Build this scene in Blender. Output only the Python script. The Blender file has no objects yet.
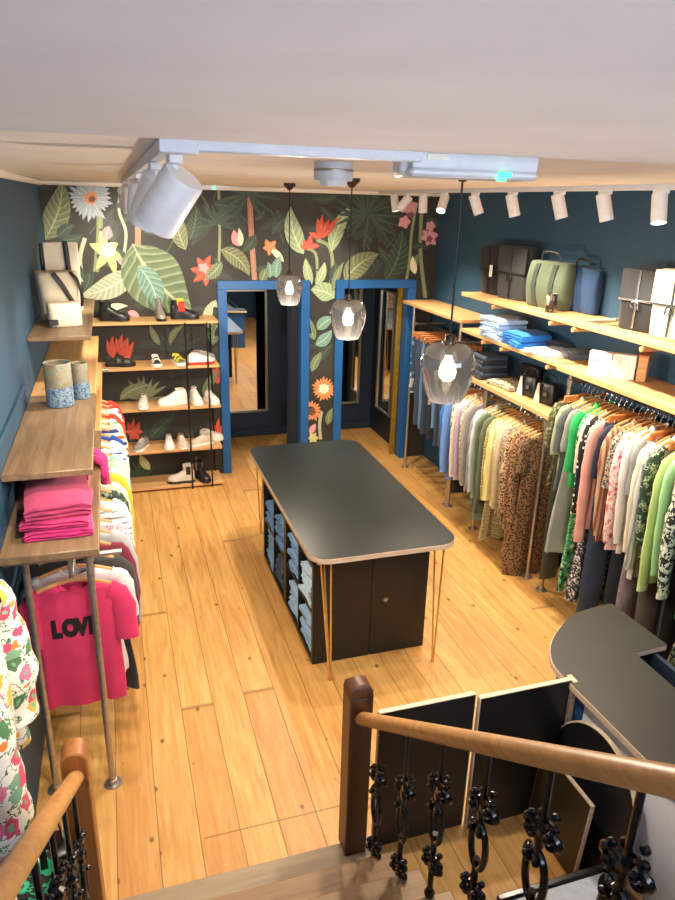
# A small fashion shop seen from the stairs that lead down into it.
import bpy, bmesh, math, random
from math import sin, cos, pi, radians
from mathutils import Vector, Matrix
random.seed(11)
SC = bpy.context.scene
COL = SC.collection

# ------------------------------------------------------------------ helpers
def lin(c):
    c = c / 255.0
    return c / 12.92 if c <= 0.04045 else ((c + 0.055) / 1.055) ** 2.4

def rgb(h):
    h = h.lstrip('#')
    return (lin(int(h[0:2], 16)), lin(int(h[2:4], 16)), lin(int(h[4:6], 16)), 1.0)

class MB:
    """collects shapes and links them as one mesh object"""
    def __init__(s):
        s.v, s.f, s.m, s.u = [], [], [], []
    def add(s, verts, faces, mi=0, uvs=None):
        o = len(s.v)
        s.v += [tuple(p) for p in verts]
        for k, f in enumerate(faces):
            s.f.append([i + o for i in f]); s.m.append(mi)
            s.u.append([uvs[i] for i in f] if uvs else None)
        return s
    def box(s, x0, x1, y0, y1, z0, z1, b=0.0, mi=0, M=None):
        X, Y, Z = sorted((x0, x1)), sorted((y0, y1)), sorted((z0, z1))
        b = min(b, (X[1]-X[0])*.49, (Y[1]-Y[0])*.49, (Z[1]-Z[0])*.49)
        if b <= 0:
            vs = [(X[i], Y[j], Z[k]) for i in (0, 1) for j in (0, 1) for k in (0, 1)]
            fs = [(0,1,3,2),(4,6,7,5),(0,4,5,1),(2,3,7,6),(0,2,6,4),(1,5,7,3)]
        else:
            vs, idx = [], {}
            E = (X, Y, Z)
            for c in range(8):
                sg = ((c >> 2) & 1, (c >> 1) & 1, c & 1)
                for a in range(3):
                    p = [E[d][sg[d]] + (0 if d == a else (b if sg[d] == 0 else -b)) for d in range(3)]
                    idx[(sg, a)] = len(vs); vs.append(tuple(p))
            fs = []
            for a in range(3):
                o = [d for d in range(3) if d != a]
                for q in (0, 1):
                    r = []
                    for (i, j) in ((0,0),(1,0),(1,1),(0,1)):
                        g = [0,0,0]; g[a] = q; g[o[0]] = i; g[o[1]] = j
                        r.append(idx[(tuple(g), a)])
                    fs.append(r)
            for c in range(3):
                a, d = [k for k in range(3) if k != c]
                for i in (0, 1):
                    for j in (0, 1):
                        g0 = [0,0,0]; g0[a] = i; g0[d] = j; g1 = list(g0); g1[c] = 1
                        g0, g1 = tuple(g0), tuple(g1)
                        fs.append([idx[(g0,a)], idx[(g1,a)], idx[(g1,d)], idx[(g0,d)]])
            for c in range(8):
                sg = ((c >> 2) & 1, (c >> 1) & 1, c & 1)
                fs.append([idx[(sg,0)], idx[(sg,1)], idx[(sg,2)]])
        if M is not None:
            vs = [tuple(M @ Vector(p)) for p in vs]
        return s.add(vs, fs, mi)
    def loft(s, rings, cap0=True, cap1=True, closed=True, mi=0, uv=False):
        n = len(rings[0]); vs = [p for r in rings for p in r]; fs = []
        for i in range(len(rings) - 1):
            for j in range(n if closed else n - 1):
                k = (j + 1) % n
                fs.append((i*n+j, i*n+k, (i+1)*n+k, (i+1)*n+j))
        if cap0: fs.append(tuple(range(n)))
        if cap1: fs.append(tuple((len(rings)-1)*n + j for j in range(n)))
        return s.add(vs, fs, mi)
    def tube(s, pts, r, n=8, cap=True, flat=1.0, mi=0, up=None):
        """round tube through pts; r scalar or list; flat squeezes the second axis"""
        P = [Vector(p) for p in pts]; rings = []
        R = r if isinstance(r, (list, tuple)) else [r] * len(P)
        prev = Vector(up) if up is not None else None
        for i, p in enumerate(P):
            t = (P[min(i+1, len(P)-1)] - P[max(i-1, 0)])
            t = t.normalized() if t.length > 1e-9 else Vector((0,0,1))
            if prev is None:
                prev = Vector((1,0,0)) if abs(t.x) < .8 else Vector((0,1,0))
            a = (prev - t * prev.dot(t))
            if a.length < 1e-6: a = t.orthogonal()
            a.normalize(); b = t.cross(a); prev = a
            rings.append([p + a*(R[i]*cos(2*pi*j/n)) + b*(R[i]*flat*sin(2*pi*j/n)) for j in range(n)])
        return s.loft(rings, cap, cap, True, mi)
    def lathe(s, prof, n=20, c=(0,0,0), M=None, mi=0, cap0=False, cap1=False, sx=1, sy=1):
        rings = []
        for r, z in prof:
            ring = [Vector((c[0]+sx*r*cos(2*pi*j/n), c[1]+sy*r*sin(2*pi*j/n), c[2]+z)) for j in range(n)]
            rings.append([M @ p for p in ring] if M is not None else ring)
        return s.loft(rings, cap0, cap1, True, mi)
    def prism(s, pts, z0, z1, b=0.0, mi=0, M=None):
        """outline in XY pushed from z0 to z1 with a small chamfer b"""
        n = len(pts); c = Vector((sum(p[0] for p in pts)/n, sum(p[1] for p in pts)/n))
        def ins(d):
            out = []
            for i in range(n):
                p0, p1, p2 = Vector(pts[i-1]), Vector(pts[i]), Vector(pts[(i+1) % n])
                e1, e2 = (p1-p0), (p2-p1)
                n1 = Vector((-e1.y, e1.x)).normalized() if e1.length else Vector((0,0))
                n2 = Vector((-e2.y, e2.x)).normalized() if e2.length else n1
                m = (n1+n2)
                m = m.normalized() if m.length > 1e-6 else n1
                out.append(p1 + m*d)
            return out
        ar = sum(pts[i-1][0]*pts[i][1]-pts[i][0]*pts[i-1][1] for i in range(n))
        sg = 1 if ar > 0 else -1
        if b > 0:
            q = ins(b*sg)
            R = [[(p.x,p.y,z0) for p in q], [(p[0],p[1],z0+b) for p in pts], [(p[0],p[1],z1-b) for p in pts], [(p.x,p.y,z1) for p in q]]
        else:
            R = [[(p[0],p[1],z0) for p in pts], [(p[0],p[1],z1) for p in pts]]
        if M is not None: R = [[tuple(M @ Vector(p)) for p in r] for r in R]
        return s.loft(R, True, True, True, mi)
    def build(s, name, mats, parent=None, loc=(0,0,0), rot=(0,0,0), world=False, sharp=40, recalc=True):
        me = bpy.data.meshes.new(name)
        v = s.v
        if world and parent is not None:
            L = parent.location
            v = [(p[0]-L.x, p[1]-L.y, p[2]-L.z) for p in v]
        me.from_pydata(v, [], s.f)
        mats = mats if isinstance(mats, (list, tuple)) else [mats]
        for m in mats: me.materials.append(m)
        for p, mi in zip(me.polygons, s.m): p.material_index = mi
        if any(u is not None for u in s.u):
            uv = me.uv_layers.new(name='uv')
            for p, u in zip(me.polygons, s.u):
                if u is None: continue
                for k, li in enumerate(p.loop_indices): uv.data[li].uv = u[k]
        if recalc:
            bm = bmesh.new(); bm.from_mesh(me)
            bmesh.ops.recalc_face_normals(bm, faces=bm.faces); bm.to_mesh(me); bm.free()
        me.polygons.foreach_set('use_smooth', [True]*len(me.polygons))
        me.set_sharp_from_angle(angle=radians(sharp))
        o = bpy.data.objects.new(name, me); COL.objects.link(o)
        o.location = loc; o.rotation_euler = rot
        if parent is not None: o.parent = parent
        return o

def tag(o, label=None, cat=None, group=None, kind=None):
    if label: o['label'] = label
    if cat: o['category'] = cat
    if group: o['group'] = group
    if kind: o['kind'] = kind
    return o

def thing(name, label, cat, loc=(0,0,0), rotz=0.0, group=None):
    o = bpy.data.objects.new(name, None); COL.objects.link(o)
    o.empty_display_size = .05; o.location = loc; o.rotation_euler = (0,0,rotz)
    return tag(o, label, cat, group)

def copy_tree(o, parent=None):
    c = o.copy(); COL.objects.link(c)
    if parent is not None: c.parent = parent
    for ch in list(o.children): copy_tree(ch, c)
    return c

def struct(name, mb, mat, parent=None, **k):
    return tag(mb.build(name, mat, parent, **k), kind=None if parent else 'structure')

def bez(p0, p1, p2, n):
    return [tuple((1-t)**2*a + 2*t*(1-t)*b + t*t*c for a, b, c in zip(p0, p1, p2)) for t in [i/(n-1) for i in range(n)]]

def smooth_path(pts, k=4):
    """Catmull-Rom through pts"""
    P = [Vector(p) for p in pts]; out = []
    for i in range(len(P)-1):
        a, b, c, d = P[max(i-1,0)], P[i], P[i+1], P[min(i+2,len(P)-1)]
        for j in range(k):
            t = j/k
            out.append(.5*((2*b)+(c-a)*t+(2*a-5*b+4*c-d)*t*t+(3*b-a-3*c+d)*t**3))
    out.append(P[-1]); return out

# ------------------------------------------------------------------ materials
class NT:
    def __init__(s, name):
        s.m = bpy.data.materials.new(name); s.m.use_nodes = True
        s.t = s.m.node_tree; s.t.nodes.clear()
        s.out = s.t.nodes.new('ShaderNodeOutputMaterial')
        s.b = s.t.nodes.new('ShaderNodeBsdfPrincipled')
        s.t.links.new(s.b.outputs[0], s.out.inputs[0])
    def n(s, typ, **k):
        nd = s.t.nodes.new(typ)
        for a, v in k.items(): setattr(nd, a, v)
        return nd
    def l(s, a, b): s.t.links.new(a, b)
    def val(s, sock, v):
        if hasattr(v, 'is_linked'): s.l(v, sock)
        else: sock.default_value = v
    def math(s, op, a, b=0.0, c=None):
        nd = s.n('ShaderNodeMath', operation=op); s.val(nd.inputs[0], a); s.val(nd.inputs[1], b)
        if c is not None: s.val(nd.inputs[2], c)
        return nd.outputs[0]
    def mix(s, f, a, b, bt='MIX'):
        nd = s.n('ShaderNodeMix', data_type='RGBA', blend_type=bt)
        s.val(nd.inputs[0], f); s.val(nd.inputs[6], a); s.val(nd.inputs[7], b)
        return nd.outputs[2]
    def ramp(s, f, stops, interp='LINEAR'):
        nd = s.n('ShaderNodeValToRGB'); r = nd.color_ramp; r.interpolation = interp
        while len(r.elements) < len(stops): r.elements.new(.5)
        for e, (p, c) in zip(r.elements, stops): e.position = p; e.color = c
        s.val(nd.inputs[0], f); return nd.outputs[0]
    def coord(s, kind='Object', scale=(1,1,1), rot=(0,0,0), loc=(0,0,0)):
        tc = s.n('ShaderNodeTexCoord'); mp = s.n('ShaderNodeMapping')
        s.l(tc.outputs[kind], mp.inputs[0])
        mp.inputs['Scale'].default_value = scale; mp.inputs['Rotation'].default_value = rot; mp.inputs['Location'].default_value = loc
        return mp.outputs[0]
    def noise(s, vec, scale, detail=2.0, rough=.5, dist=0.0):
        nd = s.n('ShaderNodeTexNoise'); s.l(vec, nd.inputs['Vector'])
        nd.inputs['Scale'].default_value = scale; nd.inputs['Detail'].default_value = detail
        nd.inputs['Roughness'].default_value = rough; nd.inputs['Distortion'].default_value = dist
        return nd.outputs['Fac']
    def bump(s, h, strength=.2, dist=.01):
        nd = s.n('ShaderNodeBump'); nd.inputs['Strength'].default_value = strength; nd.inputs['Distance'].default_value = dist
        s.l(h, nd.inputs['Height']); s.l(nd.outputs[0], s.b.inputs['Normal'])
    def col(s, v): s.val(s.b.inputs['Base Color'], v)
    def set(s, rough=.5, metal=0.0, **k):
        s.val(s.b.inputs['Roughness'], rough); s.val(s.b.inputs['Metallic'], metal)
        for a, v in k.items(): s.val(s.b.inputs[a.replace('_', ' ')], v)
        return s.m

def plain(name, c, rough=.5, metal=0.0, vary=.06, scale=30, bump=0.0, **k):
    t = NT(name); c = rgb(c) if isinstance(c, str) else c
    v = t.noise(t.coord(), scale, 3)
    dk = tuple(x*(1-vary*2) for x in c[:3]) + (1,); lt = tuple(min(1, x*(1+vary*2)) for x in c[:3]) + (1,)
    t.col(t.ramp(v, [(.3, dk), (.7, lt)]))
    if bump: t.bump(v, bump, .004)
    return t.set(rough, metal, **k)

def cloth(name, c, rough=.85, knit=False):
    t = NT(name); c = rgb(c)
    co = t.coord()
    v = t.noise(co, 9, 3)
    t.col(t.ramp(v, [(.25, tuple(x*.86 for x in c[:3])+(1,)), (.75, tuple(min(1,x*1.1) for x in c[:3])+(1,))]))
    w = t.noise(co, 420 if not knit else 160, 1)
    t.bump(w, .25, .002)
    return t.set(rough, 0, Sheen_Weight=.12)

def pattern(name, kind, c, scale=20, rough=.8):
    """printed cloth; c is a list of colours, the first the ground"""
    t = NT(name); C = [rgb(x) for x in c]
    oi = t.n('ShaderNodeObjectInfo')
    co = t.coord()
    if kind in ('stripe_h', 'stripe_v'):
        sp = t.n('ShaderNodeSeparateXYZ'); t.l(co, sp.inputs[0])
        x = sp.outputs['Z' if kind == 'stripe_h' else 'X']
        f = t.math('FRACT', t.math('MULTIPLY', x, scale))
        n = len(C); st = [(i/n, C[i]) for i in range(n)]
        t.col(t.ramp(f, st, 'CONSTANT'))
    elif kind == 'leopard':
        w = t.n('ShaderNodeTexVoronoi', feature='F1'); t.l(co, w.inputs['Vector']); w.inputs['Scale'].default_value = scale
        nz = t.noise(co, scale*1.3, 2)
        d = t.math('ADD', w.outputs['Distance'], t.math('MULTIPLY', t.math('SUBTRACT', nz, .5), .5))
        t.col(t.ramp(d, [(0, C[2]), (.22, C[1]), (.46, C[0])], 'CONSTANT'))
    elif kind == 'speckle':
        nz = t.noise(co, scale, 3, .65)
        n = len(C); st = [(0, C[0])] + [(.46 + .14*i/max(1, n-1), C[i]) for i in range(1, n)]
        t.col(t.ramp(nz, st, 'CONSTANT'))
    elif kind == 'snake':
        w = t.n('ShaderNodeTexWave', wave_type='BANDS', bands_direction='Z'); t.l(co, w.inputs['Vector'])
        w.inputs['Scale'].default_value = scale*.35; w.inputs['Distortion'].default_value = 9; w.inputs['Detail'].default_value = 2
        w.inputs['Detail Scale'].default_value = 1.6
        t.col(t.ramp(w.outputs['Fac'], [(0, C[0]), (.5, C[1]), (.72, C[2])], 'CONSTANT'))
    elif kind == 'floral':
        w = t.n('ShaderNodeTexVoronoi', feature='F1'); t.l(co, w.inputs['Vector']); w.inputs['Scale'].default_value = scale
        nz = t.noise(co, scale*2.4, 2)
        d = t.math('ADD', w.outputs['Distance'], t.math('MULTIPLY', t.math('SUBTRACT', nz, .5), .75))
        sp = t.n('ShaderNodeSeparateColor'); t.l(w.outputs['Color'], sp.inputs[0])
        n = len(C) - 1
        pal = t.ramp(sp.outputs[0], [(i/n, C[i+1]) for i in range(n)], 'CONSTANT')
        on = t.math('LESS_THAN', d, .44)
        core = t.math('LESS_THAN', d, .13)
        a = t.mix(on, C[0], pal)
        dk = t.mix(core, a, C[-1])
        # thin stems between the blooms
        nz2 = t.noise(co, scale*1.1, 3, .6)
        st = t.math('LESS_THAN', t.math('ABSOLUTE', t.math('SUBTRACT', nz2, .5)), .018)
        st = t.math('MULTIPLY', st, t.math('SUBTRACT', 1.0, on))
        t.col(t.mix(st, dk, C[1]))
    elif kind == 'dots':
        w = t.n('ShaderNodeTexVoronoi', feature='F1'); t.l(co, w.inputs['Vector']); w.inputs['Scale'].default_value = scale
        w.inputs['Randomness'].default_value = .6
        t.col(t.ramp(w.outputs['Distance'], [(0, C[1]), (.26, C[0])], 'CONSTANT'))
    elif kind == 'plaid':
        sp = t.n('ShaderNodeSeparateXYZ'); t.l(co, sp.inputs[0])
        fx = t.math('GREATER_THAN', t.math('FRACT', t.math('MULTIPLY', sp.outputs['X'], scale)), .7)
        fz = t.math('GREATER_THAN', t.math('FRACT', t.math('MULTIPLY', sp.outputs['Z'], scale)), .7)
        a = t.mix(t.math('MULTIPLY', fx, .6), C[0], C[1])
        t.col(t.mix(t.math('MULTIPLY', fz, .6), a, C[1]))
    t.bump(t.noise(co, 380, 1), .2, .002)
    return t.set(rough, 0)

def denim(name, c, c2):
    t = NT(name); co = t.coord(scale=(1,1,.35))
    n1 = t.noise(t.coord(), 7, 3, .6); n2 = t.noise(co, 260, 2)
    a = t.mix(n1, rgb(c), rgb(c2))
    t.col(t.mix(t.math('MULTIPLY', n2, .08 + .3*rgb(c)[2]), a, rgb('#c5d2e0')))
    t.bump(n2, .3, .002)
    return t.set(.9)

def timber(name, c1, c2, axis='Y', rough=.55, grain=1.0, c3=None, knots=True):
    """sawn board with grain along the axis"""
    t = NT(name)
    sc = {'X': (.9, 14, 14), 'Y': (14, .9, 14), 'Z': (14, 14, .9)}[axis]
    co = t.coord(scale=sc)
    g = t.noise(co, 2.2*grain, 5, .62, .6)
    a = t.ramp(g, [(.3, rgb(c1)), (.68, rgb(c2))])
    big = t.noise(t.coord(), 2.1, 2)
    a = t.mix(t.math('MULTIPLY', big, .55), a, rgb(c3 or c2))
    if knots:
        sk = {'X': (.6, 1.6, 1.6), 'Y': (1.6, .6, 1.6), 'Z': (1.6, 1.6, .6)}[axis]
        w = t.n('ShaderNodeTexVoronoi', feature='F1'); t.l(t.coord(scale=sk), w.inputs['Vector']); w.inputs['Scale'].default_value = 5
        k = t.math('LESS_THAN', w.outputs['Distance'], .055)
        a = t.mix(t.math('MULTIPLY', k, .7), a, rgb('#4a2c14'))
    t.col(a); t.bump(g, .12, .004)
    return t.set(rough)

def floor_boards(name):
    """wide worn pine boards running away from the stairs"""
    t = NT(name)
    tc = t.coord(); sp = t.n('ShaderNodeSeparateXYZ'); t.l(tc, sp.inputs[0])
    W = .192
    wob = t.math('MULTIPLY', t.math('SUBTRACT', t.noise(t.coord(scale=(.3,1,1)), 2.5, 2), .5), .012)
    x = t.math('ADD', t.math('ADD', sp.outputs['X'], wob), 10.0 - .022)
    xi = t.math('DIVIDE', x, W); row = t.math('FLOOR', xi); fx = t.math('FRACT', xi)
    wn = t.n('ShaderNodeTexWhiteNoise', noise_dimensions='1D'); t.l(row, wn.inputs['W'])
    # end joints: each row is cut at its own length
    y = t.math('ADD', sp.outputs['Y'], t.math('MULTIPLY', wn.outputs['Value'], 6.0))
    yi = t.math('DIVIDE', y, 6.0); fy = t.math('FRACT', yi); cell = t.math('FLOOR', yi)
    wn2 = t.n('ShaderNodeTexWhiteNoise', noise_dimensions='2D')
    cv = t.n('ShaderNodeCombineXYZ'); t.l(row, cv.inputs[0]); t.l(cell, cv.inputs[1]); t.l(cv.outputs[0], wn2.inputs['Vector'])
    # grain, shifted per board
    off = t.n('ShaderNodeCombineXYZ'); t.l(t.math('MULTIPLY', wn2.outputs['Value'], 20), off.inputs[1]); t.l(t.math('MULTIPLY', row, 3.1), off.inputs[0])
    ad = t.n('ShaderNodeVectorMath', operation='ADD'); t.l(tc, ad.inputs[0]); t.l(off.outputs[0], ad.inputs[1])
    mp = t.n('ShaderNodeMapping'); t.l(ad.outputs[0], mp.inputs[0]); mp.inputs['Scale'].default_value = (11, .8, 1)
    g = t.noise(mp.outputs[0], 2.4, 5, .6, .8)
    base = t.ramp(g, [(.28, rgb('#b78648')), (.5, rgb('#cda05c')), (.74, rgb('#dbb474'))])
    tone = t.ramp(wn2.outputs['Value'], [(0, rgb('#d2975a')), (.5, rgb('#ffffff')), (1, rgb('#ecc48c'))])
    base = t.mix(.38, base, tone, 'MULTIPLY')
    wear = t.noise(t.coord(), 1.3, 4, .6)
    base = t.mix(t.math('MULTIPLY', t.ramp(wear, [(.45, (0,0,0,1)), (.7, (1,1,1,1))]), .35), base, rgb('#b98a55'))
    # knots, nail holes and dark scuffs
    w = t.n('ShaderNodeTexVoronoi', feature='F1'); mk = t.n('ShaderNodeMapping'); t.l(ad.outputs[0], mk.inputs[0]); mk.inputs['Scale'].default_value = (1.25, .8, 1)
    t.l(mk.outputs[0], w.inputs['Vector']); w.inputs['Scale'].default_value = 5.2
    d = t.math('ADD', w.outputs['Distance'], t.math('MULTIPLY', t.math('SUBTRACT', t.noise(tc, 38, 2), .5), .06))
    kn = t.ramp(d, [(.06, (1,1,1,1)), (.10, (0,0,0,1))])
    sel = t.n('ShaderNodeSeparateColor'); t.l(w.outputs['Color'], sel.inputs[0])
    kn = t.math('MULTIPLY', kn, t.math('GREATER_THAN', sel.outputs[0], .25))
    base = t.mix(t.math('MULTIPLY', kn, .78), base, rgb('#5e3a1a'))
    scuff = t.ramp(t.noise(t.coord(scale=(2.2,.7,1)), 9, 4, .72), [(.63, (0,0,0,1)), (.72, (1,1,1,1))])
    base = t.mix(t.math('MULTIPLY', scuff, .45), base, rgb('#7a4f28'))
    # dark gaps
    e = t.math('MINIMUM', fx, t.math('SUBTRACT', 1.0, fx))
    gap = t.ramp(e, [(.006, (1,1,1,1)), (.02, (0,0,0,1))])
    ey = t.math('MINIMUM', fy, t.math('SUBTRACT', 1.0, fy))
    gy = t.ramp(ey, [(.0003, (1,1,1,1)), (.0007, (0,0,0,1))])
    cut = t.math('MULTIPLY', t.math('LESS_THAN', t.math('ABSOLUTE', t.math('SUBTRACT', sp.outputs['Y'], 2.575)), .004), t.math('GREATER_THAN', sp.outputs['X'], .214))
    gg = t.math('MAXIMUM', gap, t.math('MAXIMUM', gy, cut))
    base = t.mix(t.math('MULTIPLY', gg, .62), base, rgb('#5a3818'))
    t.col(base)
    h = t.math('SUBTRACT', t.math('MULTIPLY', g, .3), gg)
    t.bump(h, .35, .004)
    return t.set(t.ramp(g, [(.2, (.36,)*3+(1,)), (.8, (.52,)*3+(1,))]))

def painted(name, c, rough=.6, bump=.05):
    t = NT(name); v = t.noise(t.coord(), 3, 3); c = rgb(c)
    t.col(t.ramp(v, [(.2, tuple(x*.93 for x in c[:3])+(1,)), (.8, tuple(min(1,x*1.06) for x in c[:3])+(1,))]))
    t.bump(t.noise(t.coord(), 120, 2), bump, .003)
    return t.set(rough)

def leaf_mat(name, c1, c2, vein, veins=9.0):
    """printed leaf: u runs along it, v across"""
    t = NT(name); tc = t.n('ShaderNodeTexCoord'); sp = t.n('ShaderNodeSeparateXYZ'); t.l(tc.outputs['UV'], sp.inputs[0])
    a = t.math('ABSOLUTE', t.math('SUBTRACT', sp.outputs['Y'], .5))
    f = t.math('FRACT', t.math('SUBTRACT', t.math('MULTIPLY', sp.outputs['X'], veins), t.math('MULTIPLY', a, 3.0)))
    ve = t.ramp(f, [(0, (1,1,1,1)), (.22, (0,0,0,1)), (.86, (0,0,0,1)), (1, (1,1,1,1))])
    mid = t.math('LESS_THAN', a, .035)
    n = t.noise(tc.outputs['Object'], 9, 3)
    b = t.mix(t.math('ADD', t.math('MULTIPLY', f, .45), t.math('MULTIPLY', n, .5)), rgb(c1), rgb(c2))
    b = t.mix(t.math('MULTIPLY', ve, .55), b, rgb(vein))
    b = t.mix(t.math('MULTIPLY', mid, .8), b, rgb(vein))
    t.col(b); return t.set(.55)

def glow(name, c, strength):
    t = NT(name); t.b.inputs['Base Color'].default_value = rgb(c)
    t.b.inputs['Emission Color'].default_value = rgb(c); t.b.inputs['Emission Strength'].default_value = strength
    return t.m

def thin_glass(name, tint, gloss=.12, rough=.03):
    t = NT(name); tr = t.n('ShaderNodeBsdfTransparent'); gl = t.n('ShaderNodeBsdfGlossy'); mx = t.n('ShaderNodeMixShader')
    tr.inputs[0].default_value = rgb(tint); gl.inputs[0].default_value = (1,1,1,1); gl.inputs['Roughness'].default_value = rough
    df = t.n('ShaderNodeBsdfTranslucent'); df.inputs[0].default_value = (.75,.75,.76,1); m2 = t.n('ShaderNodeMixShader'); m2.inputs[0].default_value = .022
    t.l(tr.outputs[0], m2.inputs[1]); t.l(df.outputs[0], m2.inputs[2]); tr = m2
    lw = t.n('ShaderNodeLayerWeight'); lw.inputs[0].default_value = .25
    n = t.noise(t.coord(), 4, 2)
    f = t.math('ADD', t.math('MULTIPLY', lw.outputs['Facing'], .45), t.math('MULTIPLY', n, gloss))
    t.l(f, mx.inputs[0]); t.l(tr.outputs[0], mx.inputs[1]); t.l(gl.outputs[0], mx.inputs[2]); t.l(mx.outputs[0], t.out.inputs[0])
    return t.m

# ------------------------------------------------------------------ materials in use
M_FLOOR = floor_boards('pine_floor')
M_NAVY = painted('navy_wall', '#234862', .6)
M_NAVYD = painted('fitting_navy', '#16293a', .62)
M_FRAME = painted('door_blue', '#185a98', .45)
M_CEIL = painted('ceiling_white', '#f3ede4', .85, .03)
M_CEIL2 = painted('ceiling_daylight_lilac', '#e6e4ea', .85, .03)  # the ceiling white with the cool cast of daylight put into its colour
M_WHITE = plain('white_metal', '#e4e4e6', .35, vary=.02)
M_TRACK = plain('track_white', '#cfd3dc', .4, vary=.02)
M_WPAINT = painted('white_panel', '#d9dbe2', .55)
M_BLACKP = plain('black_laminate', '#17191a', .38, vary=.05)
M_TOP = plain('black_linoleum', '#1d211f', .34, vary=.06, scale=5)
M_DESK = plain('charcoal_linoleum', '#302f2b', .42, vary=.05, scale=5)
M_PLY = timber('ply_edge', '#b49a80', '#d8c3aa', 'X', .6, 2, knots=False)
M_OAKY = timber('pine_shelf', '#b98751', '#dcb37b', 'Y', .55)
M_OAKX = timber('pine_shelf_x', '#a97c4c', '#d6ab74', 'X', .55)
M_GREYW = timber('weathered_board', '#644c36', '#8f7658', 'Y', .42, c3='#7b6750')
M_TREAD = timber('stair_oak', '#7a5c40', '#a07e58', 'X', .5, c3='#80684c', knots=False)
M_PLINTH = timber('grey_stair_board', '#7d6b58', '#9c8a72', 'X', .6, knots=False)
M_RAIL = timber('handrail_oak', '#9a6a3a', '#c8965a', 'Y', .42, 1.4)
M_NEWELD = timber('newel_walnut', '#3f2416', '#5e3a24', 'Z', .4, knots=False)
M_NEWELL = timber('newel_oak', '#7a4a24', '#a86f3c', 'Z', .42)
M_IRON = plain('black_cast_iron', '#0c0e14', .16, vary=.05)
M_STEEL = plain('raw_steel_pipe', '#b4aea6', .36, .85, vary=.08)
M_DSTEEL = plain('dark_steel', '#4a4a4c', .4, .9, vary=.1)
M_BRASS = plain('brass_rod', '#e0c07a', .3, .8, vary=.05)
M_GOLD = plain('gold_strip', '#b08c34', .4, .6, vary=.1)
M_MIRROR = plain('mirror_glass', '#e6e8e6', .015, 1.0, vary=0)
M_SILV = plain('silver_frame', '#a5a294', .35, .8)
M_BLACK = plain('black_plastic', '#111112', .45)
M_HANGER = timber('hanger_wood', '#c68a4a', '#e3b071', 'X', .4, knots=False)
M_HANGERD = timber('clip_hanger_wood', '#9a5526', '#c47a3c', 'X', .4, knots=False)
M_HOOK = plain('hook_wire', '#b9b9bb', .25, 1.0)

# ------------------------------------------------------------------ the setting
struct('floor', MB().box(-.67, 3.59, -1.2, 8.75, -.08, 0), M_FLOOR)
struct('wall_left', MB().box(-.67, -.57, -1.2, 7.32, 0, 3.3), M_NAVY)
struct('wall_right', MB().box(3.49, 3.59, -1.2, 8.75, 0, 3.3), M_NAVY)

# back wall with its printed jungle mural (leaves and flowers are part of the print)
MURAL_STEMS =  [([(2.877, 2.461), (2.972, 2.608), (2.745, 2.809)], 0.013, 'darkstem'), ([(2.157, 2.456), (2.066, 2.596), (2.248, 2.798)], 0.013, 'darkstem'), ([(2.818, 2.883), (2.901, 3.025), (2.89, 3.221)], 0.013, 'darkstem'), ([(1.73, 2.495), (1.685, 2.633), (1.602, 2.826)], 0.013, 'darkstem'), ([(1.227, 2.237), (1.177, 2.376), (1.227, 2.571)], 0.013, 'darkstem'), ([(0.52, 2.374), (0.607, 2.508), (0.642, 2.696)], 0.013, 'darkstem'), ([(0.55, 2.582), (0.473, 2.711), (0.576, 2.897)], 0.013, 'darkstem'), ([(2.76, 2.252), (2.665, 2.399), (2.723, 2.606)], 0.013, 'darkstem'), ([(-0.165, 2.568), (-0.087, 2.696), (-0.191, 2.872)], 0.013, 'darkstem'), ([(2.731, 2.158), (2.791, 2.306), (2.619, 2.514)], 0.013, 'darkstem'), ([(3.046, 2.184), (3.144, 2.334), (2.865, 2.543)], 0.013, 'darkstem'), ([(-0.408, 2.66), (-0.392, 2.785), (-0.396, 2.959)], 0.013, 'darkstem'), ([(-0.137, 2.409), (-0.099, 2.538), (-0.077, 2.72)], 0.013, 'darkstem'), ([(1.366, 2.488), (1.404, 2.625), (1.249, 2.814)], 0.013, 'darkstem'), ([(1.096, 2.802), (1.03, 2.931), (1.178, 3.12)], 0.013, 'darkstem'), ([(0.684, 2.642), (0.652, 2.772), (0.723, 2.957)], 0.013, 'darkstem'), ([(-0.054, 2.768), (-0.085, 2.513), (-0.138, 2.215)], 0.056, 'stem'), ([(0.164, 3.005), (0.12, 2.789), (0.169, 2.59), (0.135, 2.375)], 0.029, 'pale'), ([(-0.21, 2.53), (-0.272, 2.346), (-0.275, 2.121)], 0.039, 'pale'), ([(0.298, 2.83), (0.273, 2.47)], 0.056, 'trunk'), ([(0.892, 2.972), (0.983, 2.808), (1.067, 2.658)], 0.024, 'darkstem'), ([(1.078, 2.996), (1.073, 2.524), (1.041, 2.171)], 0.028, 'stem'), ([(1.386, 2.949), (1.399, 2.527), (1.424, 2.128)], 0.056, 'trunk'), ([(2.089, 2.534), (2.221, 2.474), (2.27, 2.31), (2.253, 2.08)], 0.038, 'stem'), ([(1.97, 2.452), (2.08, 2.392), (2.105, 2.176)], 0.033, 'stem'), ([(2.658, 2.783), (2.616, 2.436)], 0.028, 'darkstem'), ([(2.887, 2.108), (3.006, 2.311), (3.058, 2.626)], 0.018, 'pale'), ([(3.204, 2.906), (3.166, 2.596), (3.161, 2.311), (3.128, 2.073)], 0.033, 'stem'), ([(3.268, 2.999), (3.284, 2.439), (3.383, 1.916)], 0.044, 'stem'), ([(2.172, 0.31), (2.156, 0.493), (2.178, 0.648)], 0.038, 'pale')]
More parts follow.
